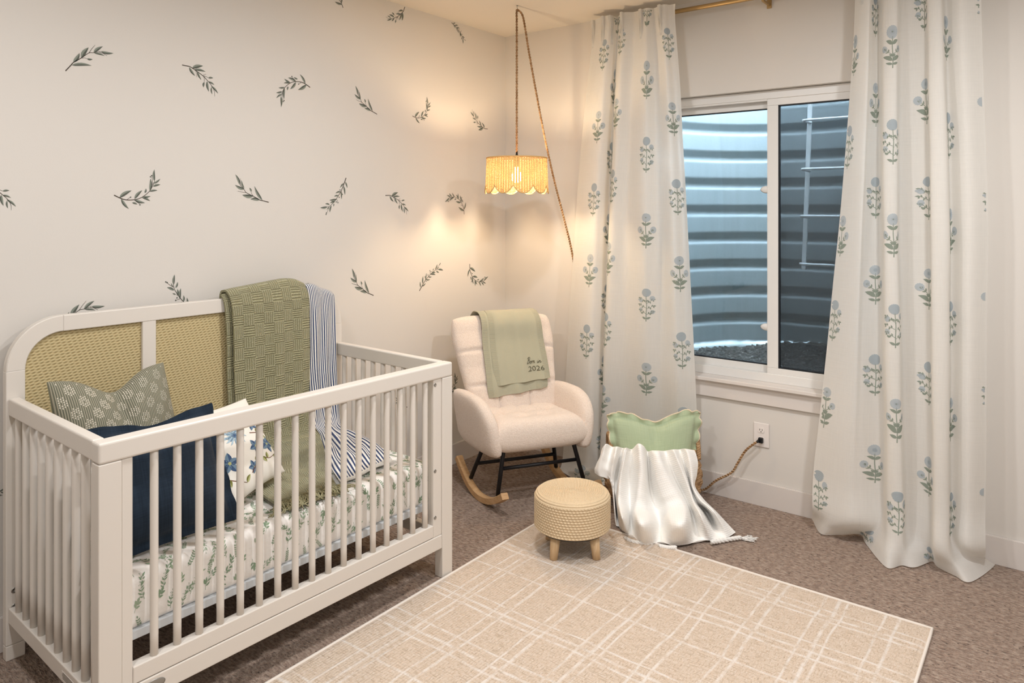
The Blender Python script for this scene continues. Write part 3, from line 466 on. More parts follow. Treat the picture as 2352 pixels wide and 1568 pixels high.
# ---------------------------------------------------------------- rug
rg = thing('area_rug', 'beige plaid low-pile rug with cream lines lying on the brown carpet', 'rug', (-2.0, -1.745, .001)); 
mb = MB(); nx, ny = 120, 90; x = np.linspace(-3.25, -.752, nx); y = np.linspace(-2.585, -.905, ny); X, Y = np.meshgrid(x, y); Zt = .011+.0015*np.sin(X*7+Y*3)*np.cos(Y*6)
ed = np.minimum.reduce([X-x[0], x[-1]-X, Y-y[0], y[-1]-Y]); Zt = Zt*np.clip(.45+ed/.03, 0, 1); G = np.stack([X+2.0, Y+1.745, Zt], -1); mb.grid(G, 'rug')
B0 = G.copy(); B0[..., 2] = 0; mb.grid(B0, 'rug', flip=True)
pr_ = [(-3.25, -2.585), (-.752, -2.585), (-.752, -.905), (-3.25, -.905)]; mb.build('pile', rg)
pp = []
for i in range(4):
    a, b = np.array(pr_[i]), np.array(pr_[(i+1) % 4])
    for t in np.linspace(0, 1, 40, endpoint=False): q = a+(b-a)*t; pp.append((q[0]+2.0, q[1]+1.745, .006))
MB().tube(pp, .006, 'rug_edge', 6, closed=True).build('bound_edge', rg)

# ---------------------------------------------------------------- crib
CRA = -.03233; CO = (-2.918, -.8507, 0)
crib = thing('crib', 'white crib with caned headboard and spindle sides along the left wall', 'crib', CO, CRA)
LC = 1.405; DH = .762
def cbox(name, lo, hi, mat='white', bev=.003, parent=crib, seg=2): return MB().box(lo, hi, mat, bev, seg).build(name, parent)
# front side panel
cbox('top_rail', (0, 0, .8436), (LC, .052, .903), bev=.007, seg=3)
for x0, x1 in ((0, .062), (LC-.060, LC)): cbox('front_post', (x0, .001, .0), (x1, .047, .8434))
for x0, x1 in ((.0625, .094), (1.297, LC-.0605)): stile_ = cbox('stile', (x0, .006, .186), (x1, .040, .8434))
cbox('side_rail', (.0945, .005, .188), (1.2965, .041, .238)); apron_ = cbox('apron', (.0625, .003, .128), (LC-.0605, .043, .1855))
for k in range(17):
    x = .161+.0689*k; MB().lathe([(.0115, .236), (.0118, .3), (.0118, .8), (.0115, .846)], 'white', 14, (x, .022, 0)).build('slat', crib)
# ends
for xi, s in ((.003, 1), (LC-.003, -1)):
    a, b = sorted((xi, xi+s*.034)); cbox('end_rail', (a, .0525, .8436), (b, DH-.001, .903), bev=.006, seg=3); erail_ = [] if s == 1 else erail_; erail_.append(cbox('end_bottom_rail', (a, .0475, .131), (b, DH-.001, .1835)))
    for k in range(10):
        y = .073+.0707*k; MB().lathe([(.0118, .181), (.0122, .3), (.0122, .8), (.0118, .846)], 'white', 14, ((a+b)/2, y, 0)).build('slat', crib)
# headboard: posts, rounded corners, top rail, mullions, cane
HX0, HX1 = -.004, 1.409; ZT = 1.171; RO = .176; TW = .058; HT = (DH, DH+.034)
hpost_ = cbox('headboard_post', (HX0, HT[0], .052), (HX0+TW, HT[1], ZT-RO)); cbox('headboard_post', (HX1-TW, HT[0], .052), (HX1, HT[1], ZT-RO))
for x0 in (HX0, HX1-TW): cbox('foot', (x0, HT[0], 0), (x0+TW, HT[1], .0515))
def arc(name, cx_, s):
    bm = bmesh.new(); n = 20; rings = []
    for i in range(n+1):
        t = pi/2*i/n; c, sn = cos(t), sin(t); R1, R0 = RO, RO-TW; b = .003
        prof = [(R1, HT[0]+b), (R1-b, HT[0]), (R0+b, HT[0]), (R0, HT[0]+b), (R0, HT[1]-b), (R0+b, HT[1]), (R1-b, HT[1]), (R1, HT[1]-b)]
        rings.append([bm.verts.new((cx_-s*r*c, y, ZT-RO+r*sn)) for r, y in prof])
    for i in range(n):
        for j in range(8): bm.faces.new((rings[i][j], rings[i][(j+1) % 8], rings[i+1][(j+1) % 8], rings[i+1][j]))
    bm.faces.new(rings[0]); bm.faces.new(rings[-1][::-1]); bmesh.ops.recalc_face_normals(bm, faces=bm.faces)
    o = MB().bm(bm, 'white').build(name, crib); m = o.modifiers.new('e', 'EDGE_SPLIT'); m.split_angle = radians(35)
arc('headboard_corner', HX0+RO+.0006, 1); arc('headboard_corner', HX1-RO-.0006, -1)
cbox('headboard_top_rail', (HX0+RO+.0012, HT[0], ZT-TW), (HX1-RO-.0012, HT[1], ZT)); cbox('headboard_bottom_rail', (HX0+TW, HT[0]+.004, .17), (HX1-TW, HT[1], .24))
for xm in (.452, .900): cbox('mullion', (xm, HT[0]+.002, .24), (xm+.053, HT[1]-.002, ZT-TW+.002))
mb = MB(); outl = [(HX0+TW-.004, .235), (HX1-TW+.004, .235)]; rc = RO-TW+.004
outl += [(HX1-RO+rc*cos(t), ZT-RO+rc*sin(t)) for t in np.linspace(0, pi/2, 14)]+[(HX0+RO+rc*cos(t), ZT-RO+rc*sin(t)) for t in np.linspace(pi/2, pi, 14)]
no = len(outl); mb.add([(x, DH+.015, z) for x, z in outl], [tuple(range(no))], 'cane', False, outl); mb.add([(x, DH+.022, z) for x, z in outl], [tuple(range(no))[::-1]], 'cane', False, outl); mb.build('cane_panel', crib)
# mattress platform, bolts, badge, warning sticker
cbox('platform_frame', (.045, .056, .287), (LC-.045, DH-.012, .313), 'metal_white', .002)
for x, y, z in ((.020, DH, .238), (.020, DH, .182)):
    mb = MB(); mb.lathe([(.0095, 0), (.0095, .0012), (.005, .0016), (.0042, .0004), (0, .0004)], 'steel', 16, cap=False); o = mb.build('bolt', crib); o.location = (x, y, z); o.rotation_euler = (pi/2, 0, 0); o.parent = hpost_
for z in (.822, .462, .268):
    mb = MB(); mb.lathe([(.0075, 0), (.0075, .0012), (.004, .0016), (.0035, .0004), (0, .0004)], 'steel', 16, cap=False); o = mb.build('bolt', crib); o.location = (1.306, .006, z); o.rotation_euler = (pi/2, 0, 0); o.parent = stile_
mb = MB(); mb.lathe([(.0, .0022), (.022, .0022), (.026, .001), (.026, 0)][::-1], 'silver', 36, sx=1.35, sy=.62, cap=False); o = mb.build('badge', crib); o.location = (.150, .0028, .160); o.rotation_euler = (pi/2, 0, 0); o['label'] = 'oval metal badge'; o.parent = apron_
mb = MB().box((-.0006, .185, .140), (.0, .275, .166), 'outlet'); r2 = random.Random(3)
for i in range(5):
    y = .189
    while y < .268: w = r2.uniform(.003, .008); mb.box((-.0009, y, .1445+i*.0042), (-.0006, y+w, .1463+i*.0042), 'thread'); y += w+.0016
o = mb.build('sticker', crib); o.location = (.003, 0, 0); o['label'] = 'small printed label'; o.parent = erail_[0]

# ---- mattress with leaf print sheet (own thing)
mt = thing('crib_mattress', 'crib mattress in a white fitted sheet with green leaf sprigs', 'mattress', CO, CRA)
mx0, mx1, my0, my1, mz0, mz1 = .048, LC-.048, .060, DH-.008, .3135, .478; r = .032
cp = [(my0+.012, mz0), (my0+.002, mz0+.012)]+[(my0, z) for z in np.linspace(mz0+.03, mz1-r, 6)]+[(my0+r-r*cos(t), mz1-r+r*sin(t)) for t in np.linspace(.2, pi/2, 6)]
cp += [(y, mz1) for y in np.linspace(my0+.07, my1-.07, 16)]+[(my1-r+r*sin(t), mz1-r+r*cos(t)) for t in np.linspace(0, pi/2, 6)]+[(my1, mz0+.02), (my1-.01, mz0)]
cp = np.array(cp); dd = np.r_[0, np.cumsum(np.linalg.norm(np.diff(cp, axis=0), axis=1))]; MW = mx1-mx0
wr = wrinkle(5, .0022, 26)
def msurf(x, s, off=0.):
    """x along the mattress, s along the wrap (front bottom edge, up, over the top, down the back)"""
    x = np.asarray(x, float); s = np.asarray(s, float); y = np.interp(s, dd, cp[:, 0]); z = np.interp(s, dd, cp[:, 1])
    e = .002; ty = np.interp(s+e, dd, cp[:, 0])-np.interp(s-e, dd, cp[:, 0]); tz = np.interp(s+e, dd, cp[:, 1])-np.interp(s-e, dd, cp[:, 1]); l = np.hypot(ty, tz)+1e-9
    t = np.clip(np.minimum(x, MW-x)/.04, 0, 1); sh = (1-np.sqrt(1-(1-t)**2))*.028; w = wr(x, s)*np.clip(1.6-s/.3, .35, 1)+off-sh
    return np.stack([mx0+x, y-tz/l*w, z+ty/l*w], -1)
xs = np.r_[0, .002, .006, np.linspace(.012, MW-.012, 190), MW-.006, MW-.002, MW]; ss = np.linspace(0, dd[-1], 150); X, S_ = np.meshgrid(xs, ss); G = msurf(X.ravel(), S_.ravel()).reshape(len(ss), len(xs), 3)
mb = MB(); mb.grid(G, 'sheet', np.stack([X, S_], -1), flip=True)
for j in (0, -1): rg_ = G[:, j]; c0 = rg_.mean(0); mb.add(np.vstack([rg_, c0]), [((i, (i+1) % len(rg_), len(rg_)) if j else ((i+1) % len(rg_), i, len(rg_))) for i in range(len(rg_))], 'sheet', False)
FERN = ([(0, 0), (.3, .04), (.7, .03), (1, -.02)], [((.1+.14*i, .01), (.2+.14*i, .13*s), .35) for i in range(6) for s in (1, -1)]+[((.95, -.01), (1.1, -.02), .4)], [], [])
BUSH = ([(0, 0), (.4, .03), (.6, 0)], [((.62, 0), (.9, .02), .4), ((.45, .03), (.7, .22), .4), ((.45, .0), (.68, -.2), .4), ((.3, .02), (.5, .2), .36), ((.25, 0), (.42, -.2), .36)], [], [])
TWIG = ([(0, 0), (.5, .02), (.62, .0)], [], [((.25, .01), (.55, .2)), ((.4, .01), (.7, .16)), ((.5, 0), (.9, .05)), ((.3, .01), (.55, -.18)), ((.45, 0), (.72, -.14))], [(.57, .22), (.72, .18), (.92, .06), (.57, -.2), (.74, -.15)])
mods = [(TPL['B'], .075), (TPL['C'], .075), (TPL['E'], .08), (FERN, .062), (BUSH, .058), (TWIG, .07), (FERN, .055), (BUSH, .06)]
pts = []; tries = 0
while tries < 9000:
    tries += 1; p = (rng.uniform(.02, MW-.02), rng.uniform(.01, .9)); 
    if all((p[0]-q[0])**2+(p[1]-q[1])**2 > .040**2 for q in pts): pts.append(p)
for i, p in enumerate(pts):
    T_, sc = mods[rng.randint(len(mods))]; an = rng.choice([pi/2, pi/2+.5, pi/2-.6, -pi/2, 1.1])+rng.uniform(-.3, .3)
    lvs = (T_[0], [(a_, b_, w_*1.35) for a_, b_, w_ in T_[1]], T_[2], T_[3]); c1 = 's_leaf' if rng.rand() < .6 else 's_leaf2'
    sh = sprig(lvs, sc*.85, c1, c1, 's_leaf2', .018); sh = xf(sh, (p[0]-.5*sc*.85*cos(an), p[1]-.5*sc*.85*sin(an)), an)
    put(mb, sh, lambda x, y: msurf(x, y, .0009), clip=(.004, MW-.004, .004, .93))
# prints on the left end face
for i in range(60):
    T_, sc = mods[rng.randint(len(mods))]; an = rng.uniform(0, 6.28); sh = xf(sprig((T_[0], [(a_, b_, w_*1.35) for a_, b_, w_ in T_[1]], T_[2], T_[3]), sc*.8, 's_leaf', 's_leaf', 's_leaf2', .018), (rng.uniform(my0+.05, my1-.05), rng.uniform(mz0+.03, mz1-.04)), an)
    put(mb, sh, lambda x, y: np.stack([0*x+mx0-.0015, x, y], 1), clip=(my0+.03, my1-.03, mz0+.015, mz1-.03))
mb.build('fitted_sheet', mt)

# ---------------------------------------------------------------- pillows
def pillow(name, label, corners, T, mat, cat='pillow', parent_loc=None, flange=0., concave=.05, dip=0., N=56, back=None, seed=1, prints=None, wr_amp=.003, pipe=None, scal=0., round_=.012):
    """cushion spanned by four corner points (TL, TR, BR, BL, world); front side faces the camera"""
    TL, TR, BR, BL = [np.array(c, float) for c in corners]; C0 = (TL+TR+BR+BL)/4; base = np.array([C0[0], C0[1], min(c[2] for c in (TL, TR, BR, BL))])
    nr = np.cross(TR-TL, BL-TL); nr /= np.linalg.norm(nr)
    if nr@(np.array([-3.807, -2.971, 1.55])-C0) < 0: nr = -nr
    Wd = np.linalg.norm(TR-TL); Hd = np.linalg.norm(BL-TL); wf = wrinkle(seed, wr_amp, 16); wf2 = wrinkle(seed+9, wr_amp*.5, 45)
    def surf(u, v, side=1, off=0.):
        u = np.asarray(u, float); v = np.asarray(v, float); rd = round_*(u*v)**4; uu = u*(1-concave*(1-v**2)-rd); vv = v*(1-concave*(1-u**2)-rd*Wd/Hd)
        if dip: vv = vv-dip*np.exp(-(u/.42)**2)*np.clip((v+.5)/1.5, 0, 1)**1.4
        if scal: e = np.maximum(np.abs(u), np.abs(v)); k = 1+scal*(np.abs(np.sin(u*Wd*22))*(np.abs(v) > np.abs(u))+np.abs(np.sin(v*Hd*22+.4))*(np.abs(v) <= np.abs(u))-.5)*np.clip((e-.84)/.16, 0, 1); uu = uu*k; vv = vv*k
        P = (TL*((1-uu)*(1+vv))[..., None]+TR*((1+uu)*(1+vv))[..., None]+BR*((1+uu)*(1-vv))[..., None]+BL*((1-uu)*(1-vv))[..., None])/4
        fu = np.clip(np.abs(u)/(1-flange/Wd*2), 0, 1) if flange else np.abs(u); fv = np.clip(np.abs(v)/(1-flange/Hd*2), 0, 1) if flange else np.abs(v)
        th = T*(np.clip(1-fu**2.6, 0, 1)**(.36 if scal else .6))*(np.clip(1-fv**2.6, 0, 1)**(.36 if scal else .6))*(1. if not scal else 1.)+.0035
        if dip: th = th*(1-.45*np.exp(-(u/.12)**2)*np.clip(v+.2, 0, 1))
        th = th*side+(wf(u*Wd, v*Hd)+wf2(u*Wd, v*Hd))*np.clip(4*(1-np.maximum(np.abs(u), np.abs(v))), .15, 1)*side
        if flange: e = np.clip((np.maximum(np.abs(u), np.abs(v))-.85)/.15, 0, 1); th = th+e*(.011 if scal else .006)*np.sin(u*Wd*34)*(np.abs(v) > np.abs(u))+e*(.011 if scal else .006)*np.sin(v*Hd*36)*(np.abs(v) <= np.abs(u))
        return P+nr*(th+off*side)[..., None]
    o = thing(name, label, cat, tuple(base)); L = local(o)
    t = np.sin(np.linspace(-pi/2, pi/2, N)); t = .5*t+.5*np.linspace(-1, 1, N); U, V = np.meshgrid(t, t); uv = np.stack([(U+1)*Wd/2, (V+1)*Hd/2], -1)
    mb = MB(); G1 = L(surf(U.ravel(), V.ravel(), 1)).reshape(N, N, 3); mb.grid(G1, mat, uv)
    if prints: prints(mb, lambda x, y: L(surf(x*2/Wd, y*2/Hd, 1, .0008)), Wd, Hd)
    pf_ = mb.build('pillow_front', o); mb = MB(); G2 = L(surf(U.ravel(), V.ravel(), -1)).reshape(N, N, 3); mb.grid(G2, back or mat, uv, flip=True)
    rimi = [(0, j) for j in range(N)]+[(i, N-1) for i in range(1, N)]+[(N-1, j) for j in range(N-2, -1, -1)]+[(i, 0) for i in range(N-2, 0, -1)]
    R1 = np.array([G1[i] for i in rimi]); R2 = np.array([G2[i] for i in rimi]); n_ = len(rimi); mb.add(np.vstack([R1, R2]), [(k, (k+1) % n_, n_+(k+1) % n_, n_+k) for k in range(n_)], back or mat)
    mb.build('pillow_back', o)
    if pipe: MB().tube((R1+R2)/2, .0038, pipe, 8, closed=True).build('piping', pf_)
    return o, surf
cw = lambda x, y, z: np.array([CO[0]+x*cos(CRA)-y*sin(CRA), CO[1]+x*sin(CRA)+y*cos(CRA), z])
def pr_dash(mb, f, Wd, Hd):
    sh = []; k = 0
    for iy in range(-6, 7):
        for ix in range(-6, 7):
            cx_ = ix*.062+(.031 if iy % 2 else 0); cy_ = iy*.043
            for a_ in range(-2, 3):
                for b_ in range(-2, 3):
                    if abs(a_)+abs(b_) > 3 or (a_ == 0 and b_ == 0): continue
                    x = cx_+a_*.0064; y = cy_+b_*.0082+.004*(a_ % 2); 
                    if abs(x) < Wd/2-.012 and abs(y) < Hd/2-.012: sh.append(([(x-.0007, y-.0030), (x+.0007, y-.0030), (x+.0014, y), (x+.0007, y+.0030), (x-.0007, y+.0030), (x-.0014, y)], [tuple(range(6))], 'dash'))
    put(mb, sh, lambda x, y: f(x, y))
pillow('throw_pillow', 'grey-green ticking cushion with cream stitched flowers and a chopped top, leaning on the headboard', [cw(.065, .60, .975), cw(.475, .64, .97), cw(.52, .50, .485), cw(.085, .46, .485)], .075, 'ticking', back='olive', dip=.26, concave=.045, seed=4, prints=pr_dash, wr_amp=.004)
pillow('throw_pillow', 'dark navy linen cushion with a flat border at the near end of the crib', [cw(.085, .33, .862), cw(.488, .30, .868), cw(.512, .150, .488), cw(.050, .150, .484)], .06, 'navy', flange=.028, concave=.04, dip=.12, seed=8)
def pr_floral(mb, f, Wd, Hd):
    r = np.random.RandomState(5); sh = []
    def mum(c, R):
        for ring, (n, a0, b0, w, cc) in enumerate([(13, .45, 1., .30, 'f1'), (11, .22, .72, .36, 'f2'), (11, .2, .62, .32, 'f1'), (7, .0, .36, .5, 'f2'), (5, 0, .2, .5, 'f3')]):
            for i in range(n):
                t = 2*pi*(i+.35*ring)/n+r.uniform(-.1, .1); q = r.uniform(.9, 1.1); sh.extend(leaf2((c[0]+R*a0*cos(t), c[1]+R*a0*sin(t)), (c[0]+R*b0*q*cos(t), c[1]+R*b0*q*sin(t)), w, .1, cc, cc, 4))
    def blos(c, R, ang, cols=('f2', 'f3')):
        for i in range(5): t = ang+2*pi*i/5; sh.extend(leaf2(c, (c[0]+R*cos(t), c[1]+R*sin(t)), .62, 0, cols[0], cols[1], 5))
        sh.extend(disc2(c, R*.16, 'f6', 8, rings=1))
    def branch(P, side=1):
        sh.extend(line2(crv(P, 14), .004, .0018, 'f4'))
        Q = crv(P, 6)
        for i in range(1, 6):
            t = r.uniform(-.5, .5)+(1.2 if i % 2 else -1.0)*side; q = Q[i]; l = r.uniform(.022, .034); a0 = math.atan2(P[-1][1]-P[0][1], P[-1][0]-P[0][0])+t
            sh.extend(leaf2(q, (q[0]+l*cos(a0), q[1]+l*sin(a0)), .55, .05, 'f5', 'f6', 5))
    branch([(-.02, -.14), (.05, -.10), (.10, -.12), (.17, -.10)]); branch([(.06, .02), (.12, .0), (.16, -.05), (.19, .02)]); branch([(-.06, .15), (0, .12), (.08, .14), (.12, .10)], -1); branch([(-.19, -.05), (-.12, -.12), (-.06, -.16)]); branch([(-.2, .1), (-.14, .14), (-.09, .1)])
    mum((-.015, .035), .058); blos((.095, .055), .034, .4); blos((.125, -.055), .045, 1.0); blos((.055, -.045), .036, 2.); blos((.03, .135), .032, .2, ('f1', 'f2')); blos((-.10, -.06), .045, 0); blos((.165, .11), .03, 2.2, ('f1', 'f3')); mum((-.15, .06), .05); blos((.0, -.12), .03, .5)
    put(mb, sh, lambda x, y: f(x, y), clip=(-Wd/2+.008, Wd/2-.008, -Hd/2+.008, Hd/2-.008))
pillow('throw_pillow', 'white cushion printed with blue flowers, tucked behind the navy cushion', [cw(.395, .44, .80), cw(.735, .50, .80), cw(.775, .285, .545), cw(.50, .205, .497)], .055, 'flo', concave=.075, seed=12, prints=pr_floral)

# ---------------------------------------------------------------- throws over the headboard
def cnet(rows): return [[cw(*p) for p in r] for r in rows]
def row(xl, xr, y, z, n, f=None, amp=0, ph=0):
    out = []
    for i in range(n):
        t = i/(n-1); yy = y if not hasattr(y, '__len__') else y[0]+(y[1]-y[0])*t; z_ = z if not hasattr(z, '__len__') else z[0]+(z[1]-z[0])*t
        out.append((xl+(xr-xl)*t, yy+amp*sin(i*2.1+ph), z_+(f[i] if f else 0)))
    return out
n = 10; up = [0, .006, .010, .014, .018, .022, .026, .028, .022, .004]
gnet = cnet([row(.80, 1.19, .815, 1.00, n), row(.80, 1.19, .812, 1.12, n), row(.796, 1.185, .800, 1.183, n, up), row(.796, 1.180, .778, 1.198, n, up), row(.797, 1.180, .748, 1.190, n, up), row(.806, 1.192, .733, 1.14, n), row(.815, 1.197, .735, 1.0, n, amp=.004), row(.822, 1.197, .735, .80, n, amp=.005, ph=1), row(.828, 1.195, .728, .62, n, amp=.006, ph=2),
 row(.835, 1.20, .712, .54, n), row(.835, 1.20, (.68, .66), .506, n), row(.80, 1.15, (.56, .54), .502, n), row(.72, 1.09, (.44, .46), .503, n, amp=.01), row(.662, 1.0, (.31, .34), .503, n, amp=.008), row(.640, .875, (.145, .10), .500, n)])
gd = wrinkle(3, .004, 30)
gt = thing('throw_blanket', 'sage green basket-weave throw folded over the headboard onto the mattress', 'blanket', tuple(cw(1.0, .77, 1.17))); L = local(gt)
lo = Loft(gnet, lambda x, y: gd(x, y)); mb = MB(); lo.mesh(mb, 'sage', 110, 330, L, thick=.009)
un = np.array(gnet)[4:10].copy(); un[:, :, :] = un[:, :, :]; e1 = cw(1, 0, 0)-cw(0, 0, 0); e2 = cw(0, 1, 0)-cw(0, 0, 0)
un = un-e1*.022+e2*.016; un[:, :, :] = un; l2_ = Loft(un[:, :4], lambda x, y: gd(x+.2, y)); l2_.mesh(mb, 'sage', 30, 120, L, thick=.006)
wc_ = mb.build('woven_cloth', gt)
mb = MB(); fr_r = random.Random(11)
for k in range(34):
    t = (k+.5)/34; x = lo.w*t; P0 = lo.S([x], [lo.h-.003])[0]; dirc = -e2*1.0+e1*(.05+.5*(t-.4)); 
    for j in range(5):
        q = [P0+e1*fr_r.uniform(-.004, .004)]; d = dirc*.016+e1*fr_r.uniform(-.010, .010); zt = P0[2]
        for i in range(6):
            d = d+e1*fr_r.uniform(-.008, .008)+e2*fr_r.uniform(-.005, .006); p = q[-1]+d*.72; p[2] = max(.4835, zt-.002*i+fr_r.uniform(-.003, .007)); q.append(p)
            if (p-cw(0, 0, 0))@e2 < .075: p += e2*.008
        mb.tube(L(np.array(crv(q, 12))), .0021, 'sage_yarn', 5, cap=False)
tag(mb.build('fringe', gt), kind='stuff')
n = 9; up = [.0, .006, .006, .003, -.004, -.012, -.020, -.028, -.036]
snet = cnet([row(1.185, 1.33, .812, 1.00, n), row(1.185, 1.335, .810, 1.12, n), row(1.182, 1.338, .800, 1.178, n, up), row(1.182, 1.338, .778, 1.190, n, up), row(1.182, 1.340, .750, 1.182, n, up), row(1.190, 1.347, .742, 1.12, n), row(1.196, 1.350, .740, 1.0, n, amp=.006), row(1.198, 1.353, .738, .80, n, amp=.007, ph=1), row(1.205, 1.358, .728, .62, n, amp=.008, ph=2),
 row(1.212, 1.350, .705, .54, n), row(1.195, 1.335, (.64, .66), .510, n, [0, .01, .0, .012, 0, .01, 0, .008, 0]), row(1.11, 1.325, (.50, .54), .507, n, [0, .012, .0, .014, 0, .012, 0, .01, 0]), row(1.03, 1.305, (.36, .42), .505, n, [0, .01, .002, .016, 0, .01, .006, .012, 0]), row(.955, 1.27, (.22, .30), .503, n, [0, .01, .0, .012, .002, .012, 0, .01, 0]), row(.925, 1.215, (.135, .165), .492, n)])
sd = wrinkle(21, .0045, 34, 9); st_ = thing('muslin_blanket', 'navy and white striped baby blanket hanging beside the green throw', 'blanket', tuple(cw(1.26, .77, 1.17))); L = local(st_)
lo = Loft(snet, lambda x, y: sd(x, y)*np.clip(.35+(y-.55)*3, .35, 1.6)+.002*np.sin(x*55+2*np.sin(y*3))); mb = MB(); lo.mesh(mb, 'stripe', 80, 330, L, thick=.004); M['stripe'].node_tree.nodes['hem'].inputs[1].default_value = lo.h-.024; mb.build('striped_cloth', st_)
# ---------------------------------------------------------------- rocking armchair
A1, A2 = radians(-33), radians(-23); cl_ = np.array([cos(A1), sin(A1), 0]); cg_ = np.array([sin(A2), -cos(A2), 0]); OC = np.array([-.6871, -.7832, 0.])
ch = thing('rocking_chair', 'cream boucle rocking armchair with black metal legs and wooden rockers', 'rocking chair', tuple(OC), 0)
CH = lambda P: (lambda Q: Q[..., 0:1]*cl_+Q[..., 1:2]*cg_+Q[..., 2:3]*np.array([0, 0, 1.]))(np.asarray(P, float))
def slab(fc, front, back_, nu=90, nv=90, pu=5, pv=5, e=.45):
    """closed puffy slab; fc(u,v)->centre point; front/back thickness functions along axis returned by fc"""
    t = lambda n: (lambda s: .45*np.sin(s*pi/2)+.55*np.tanh(s*2.2)/np.tanh(2.2))(np.linspace(-1, 1, n)); U, V = np.meshgrid(t(nu), t(nv)); out = []
    pr = (np.clip(1-np.abs(U)**pu, 0, 1)**e)*(np.clip(1-np.abs(V)**pv, 0, 1)**e)
    for fn, s in ((front, 1), (back_, -1)):
        P, N = fc(U, V); out.append(P+N*(s*pr*fn(U, V))[..., None])
    return out
def closed(mb, G1, G2, mat, flip=False):
    N0, N1 = G1.shape[:2]; uv = np.stack(np.meshgrid(np.linspace(0, .6, N1), np.linspace(0, .6, N0)), -1); mb.grid(G1, mat, uv, flip=flip); mb.grid(G2, mat, uv, flip=not flip)
gz = lambda x, s: np.exp(-(x/s)**2)
dB = lambda z: -.262-.175*(z-.42)/.5
# back
def fb(U, V):
    z = .665+V*.272*(1-.05*U**6); w = .235+.065*np.clip((z-.40)/.40, 0, 1)**.8; a = U*w*(1-.045*np.clip(V, 0, 1)**8)
    d = dB(z)-.055+.030*np.abs(U)**4; P = np.stack([a, d, z], -1); N = np.zeros_like(P); N[..., 1] = .95; N[..., 2] = .31; return P, N
def fth(U, V):
    z = .665+V*.272; g = .016*(gz(U-.36, .03)+gz(U+.36, .03))*(V < .98)+.014*(gz(z-.745, .010)*(np.abs(U) > .36)+gz(z-.56, .010)); bumpy = .012*np.abs(np.cos(pi*(z-.56)/.19))
    return .055+.012*(1-U**2)-g+bumpy*.6
mb = MB(); G1, G2 = slab(fb, fth, lambda U, V: .05+0*U, 110, 120, 7, 9, .42); closed(mb, CH(G1), CH(G2), 'boucle', True); mb.build('backrest', ch)
# seat: upper tufted cushion and shell
def fs(U, V):
    a = U*.256-.014; d = -.135+V*.185*(1-.03*U**4); P = np.stack([a, d, .365+0*U], -1); N = np.zeros_like(P); N[..., 2] = 1; return P, N
TU = [(-.5, -.25), (0, -.25), (.5, -.25), (-.25, .3), (.28, .3)]
def sth(U, V):
    h = .088+.012*np.cos(pi*U*2)*0; 
    for tu, tv in TU: h = h-.034*np.exp(-((U-tu)**2+(V-tv)**2)/.010)-.014*np.exp(-((U-tu)**2+(V-tv)**2)/.07)
    return h+.012-.008*(gz(U+.05*V, .05)+gz(U-.5-.2*V, .05)+gz(U+.5+.2*V, .05))*np.clip(.6-V, 0, 1)-.008*gz(V+.25, .06)
mb = MB(); G1, G2 = slab(fs, sth, lambda U, V: .078+0*U, 110, 90, 9, 7, .45); closed(mb, CH(G1), CH(G2), 'boucle'); mb.build('seat_cushion', ch)
# arms: swept slabs outlined in (d, z)
ao = np.array([(-.385, .31), (-.39, .46), (-.375, .545), (-.31, .565), (-.20, .568), (-.11, .562), (-.03, .530), (.030, .46), (.048, .38), (.045, .31), (.02, .278), (-.08, .268), (-.20, .266), (-.33, .275)])
for s in (-1, 1):
    O_ = crv(np.vstack([ao, ao[:1]]), 72)[:-1]; O_ = np.array(O_); c0 = np.array([-.16, .44]); rings = []; K = [(.06, 1.), (.35, 1.), (.6, .985), (.78, .94), (.9, .8), (.97, .52), (1., 0)]
    for sd_ in (1, -1):
        for k, h in (K if sd_ == 1 else K[:-1][::-1]):
            R_ = c0+(O_-c0)*k; zz_ = R_[:, 1]; a_c = (.262 if s < 0 else .238)+np.clip(zz_-.28, 0, 1)*.15-.02*np.clip(R_[:, 0]+.02, 0, .1)*6*.3; a_ = (a_c+sd_*h*.037)*s
            rings.append(np.stack([a_, R_[:, 0], zz_], 1))
    mb = MB(); G = CH(np.array(rings)); mb.grid(G, 'boucle', np.zeros(G.shape[:2]+(2,)), closed_u=True, flip=(s > 0))
    for rr, fl_ in ((rings[0], 1), (rings[-1], 0)): m = len(rr); mb.add(CH(rr), [tuple(range(m))], 'boucle')
    mb.build('armrest', ch)
# metal frame
for s in (-1, 1):
    MB().tube(CH([(s*.195, -.035, .31), (s*.205, -.028, .27), (s*.247, .0, .075)]), .0115, 'black', 12).build('leg', ch); MB().tube(CH([(s*.19, -.235, .31), (s*.205, -.245, .26), (s*.255, -.295, .075)]), .0115, 'black', 12).build('leg', ch)
MB().tube(CH([(-.214, -.022, .205), (.214, -.022, .205)]), .0095, 'black', 12).build('stretcher', ch); MB().tube(CH([(-.232, -.268, .160), (.232, -.268, .160)]), .0095, 'black', 12).build('stretcher', ch)
for s in (-1, 1):
    d = np.linspace(-.445, .115, 40); zb = np.where(d < -.165, 1.75*(d+.165)**2, 1.25*(d+.165)**2)+.001; V = []; F = []
    for i in range(40):
        sl = np.gradient(zb, d)[i]; nn = np.array([-sl, 1])/sqrt(1+sl*sl)
        for (o1, o2) in ((-.018, 0), (-.015, .0), (.015, 0), (.018, .003), (.018, .030), (.015, .033), (-.015, .033), (-.018, .030)): V.append((s*.262+o1, d[i]+nn[0]*o2, zb[i]+nn[1]*o2))
    for i in range(39):
        for j in range(8): F.append((i*8+j, i*8+(j+1) % 8, (i+1)*8+(j+1) % 8, (i+1)*8+j))
    F += [tuple(range(8))[::-1], tuple(39*8+j for j in range(8))]; mb = MB().add(CH(V), F, 'oak', False); mb.build('rocker', ch)
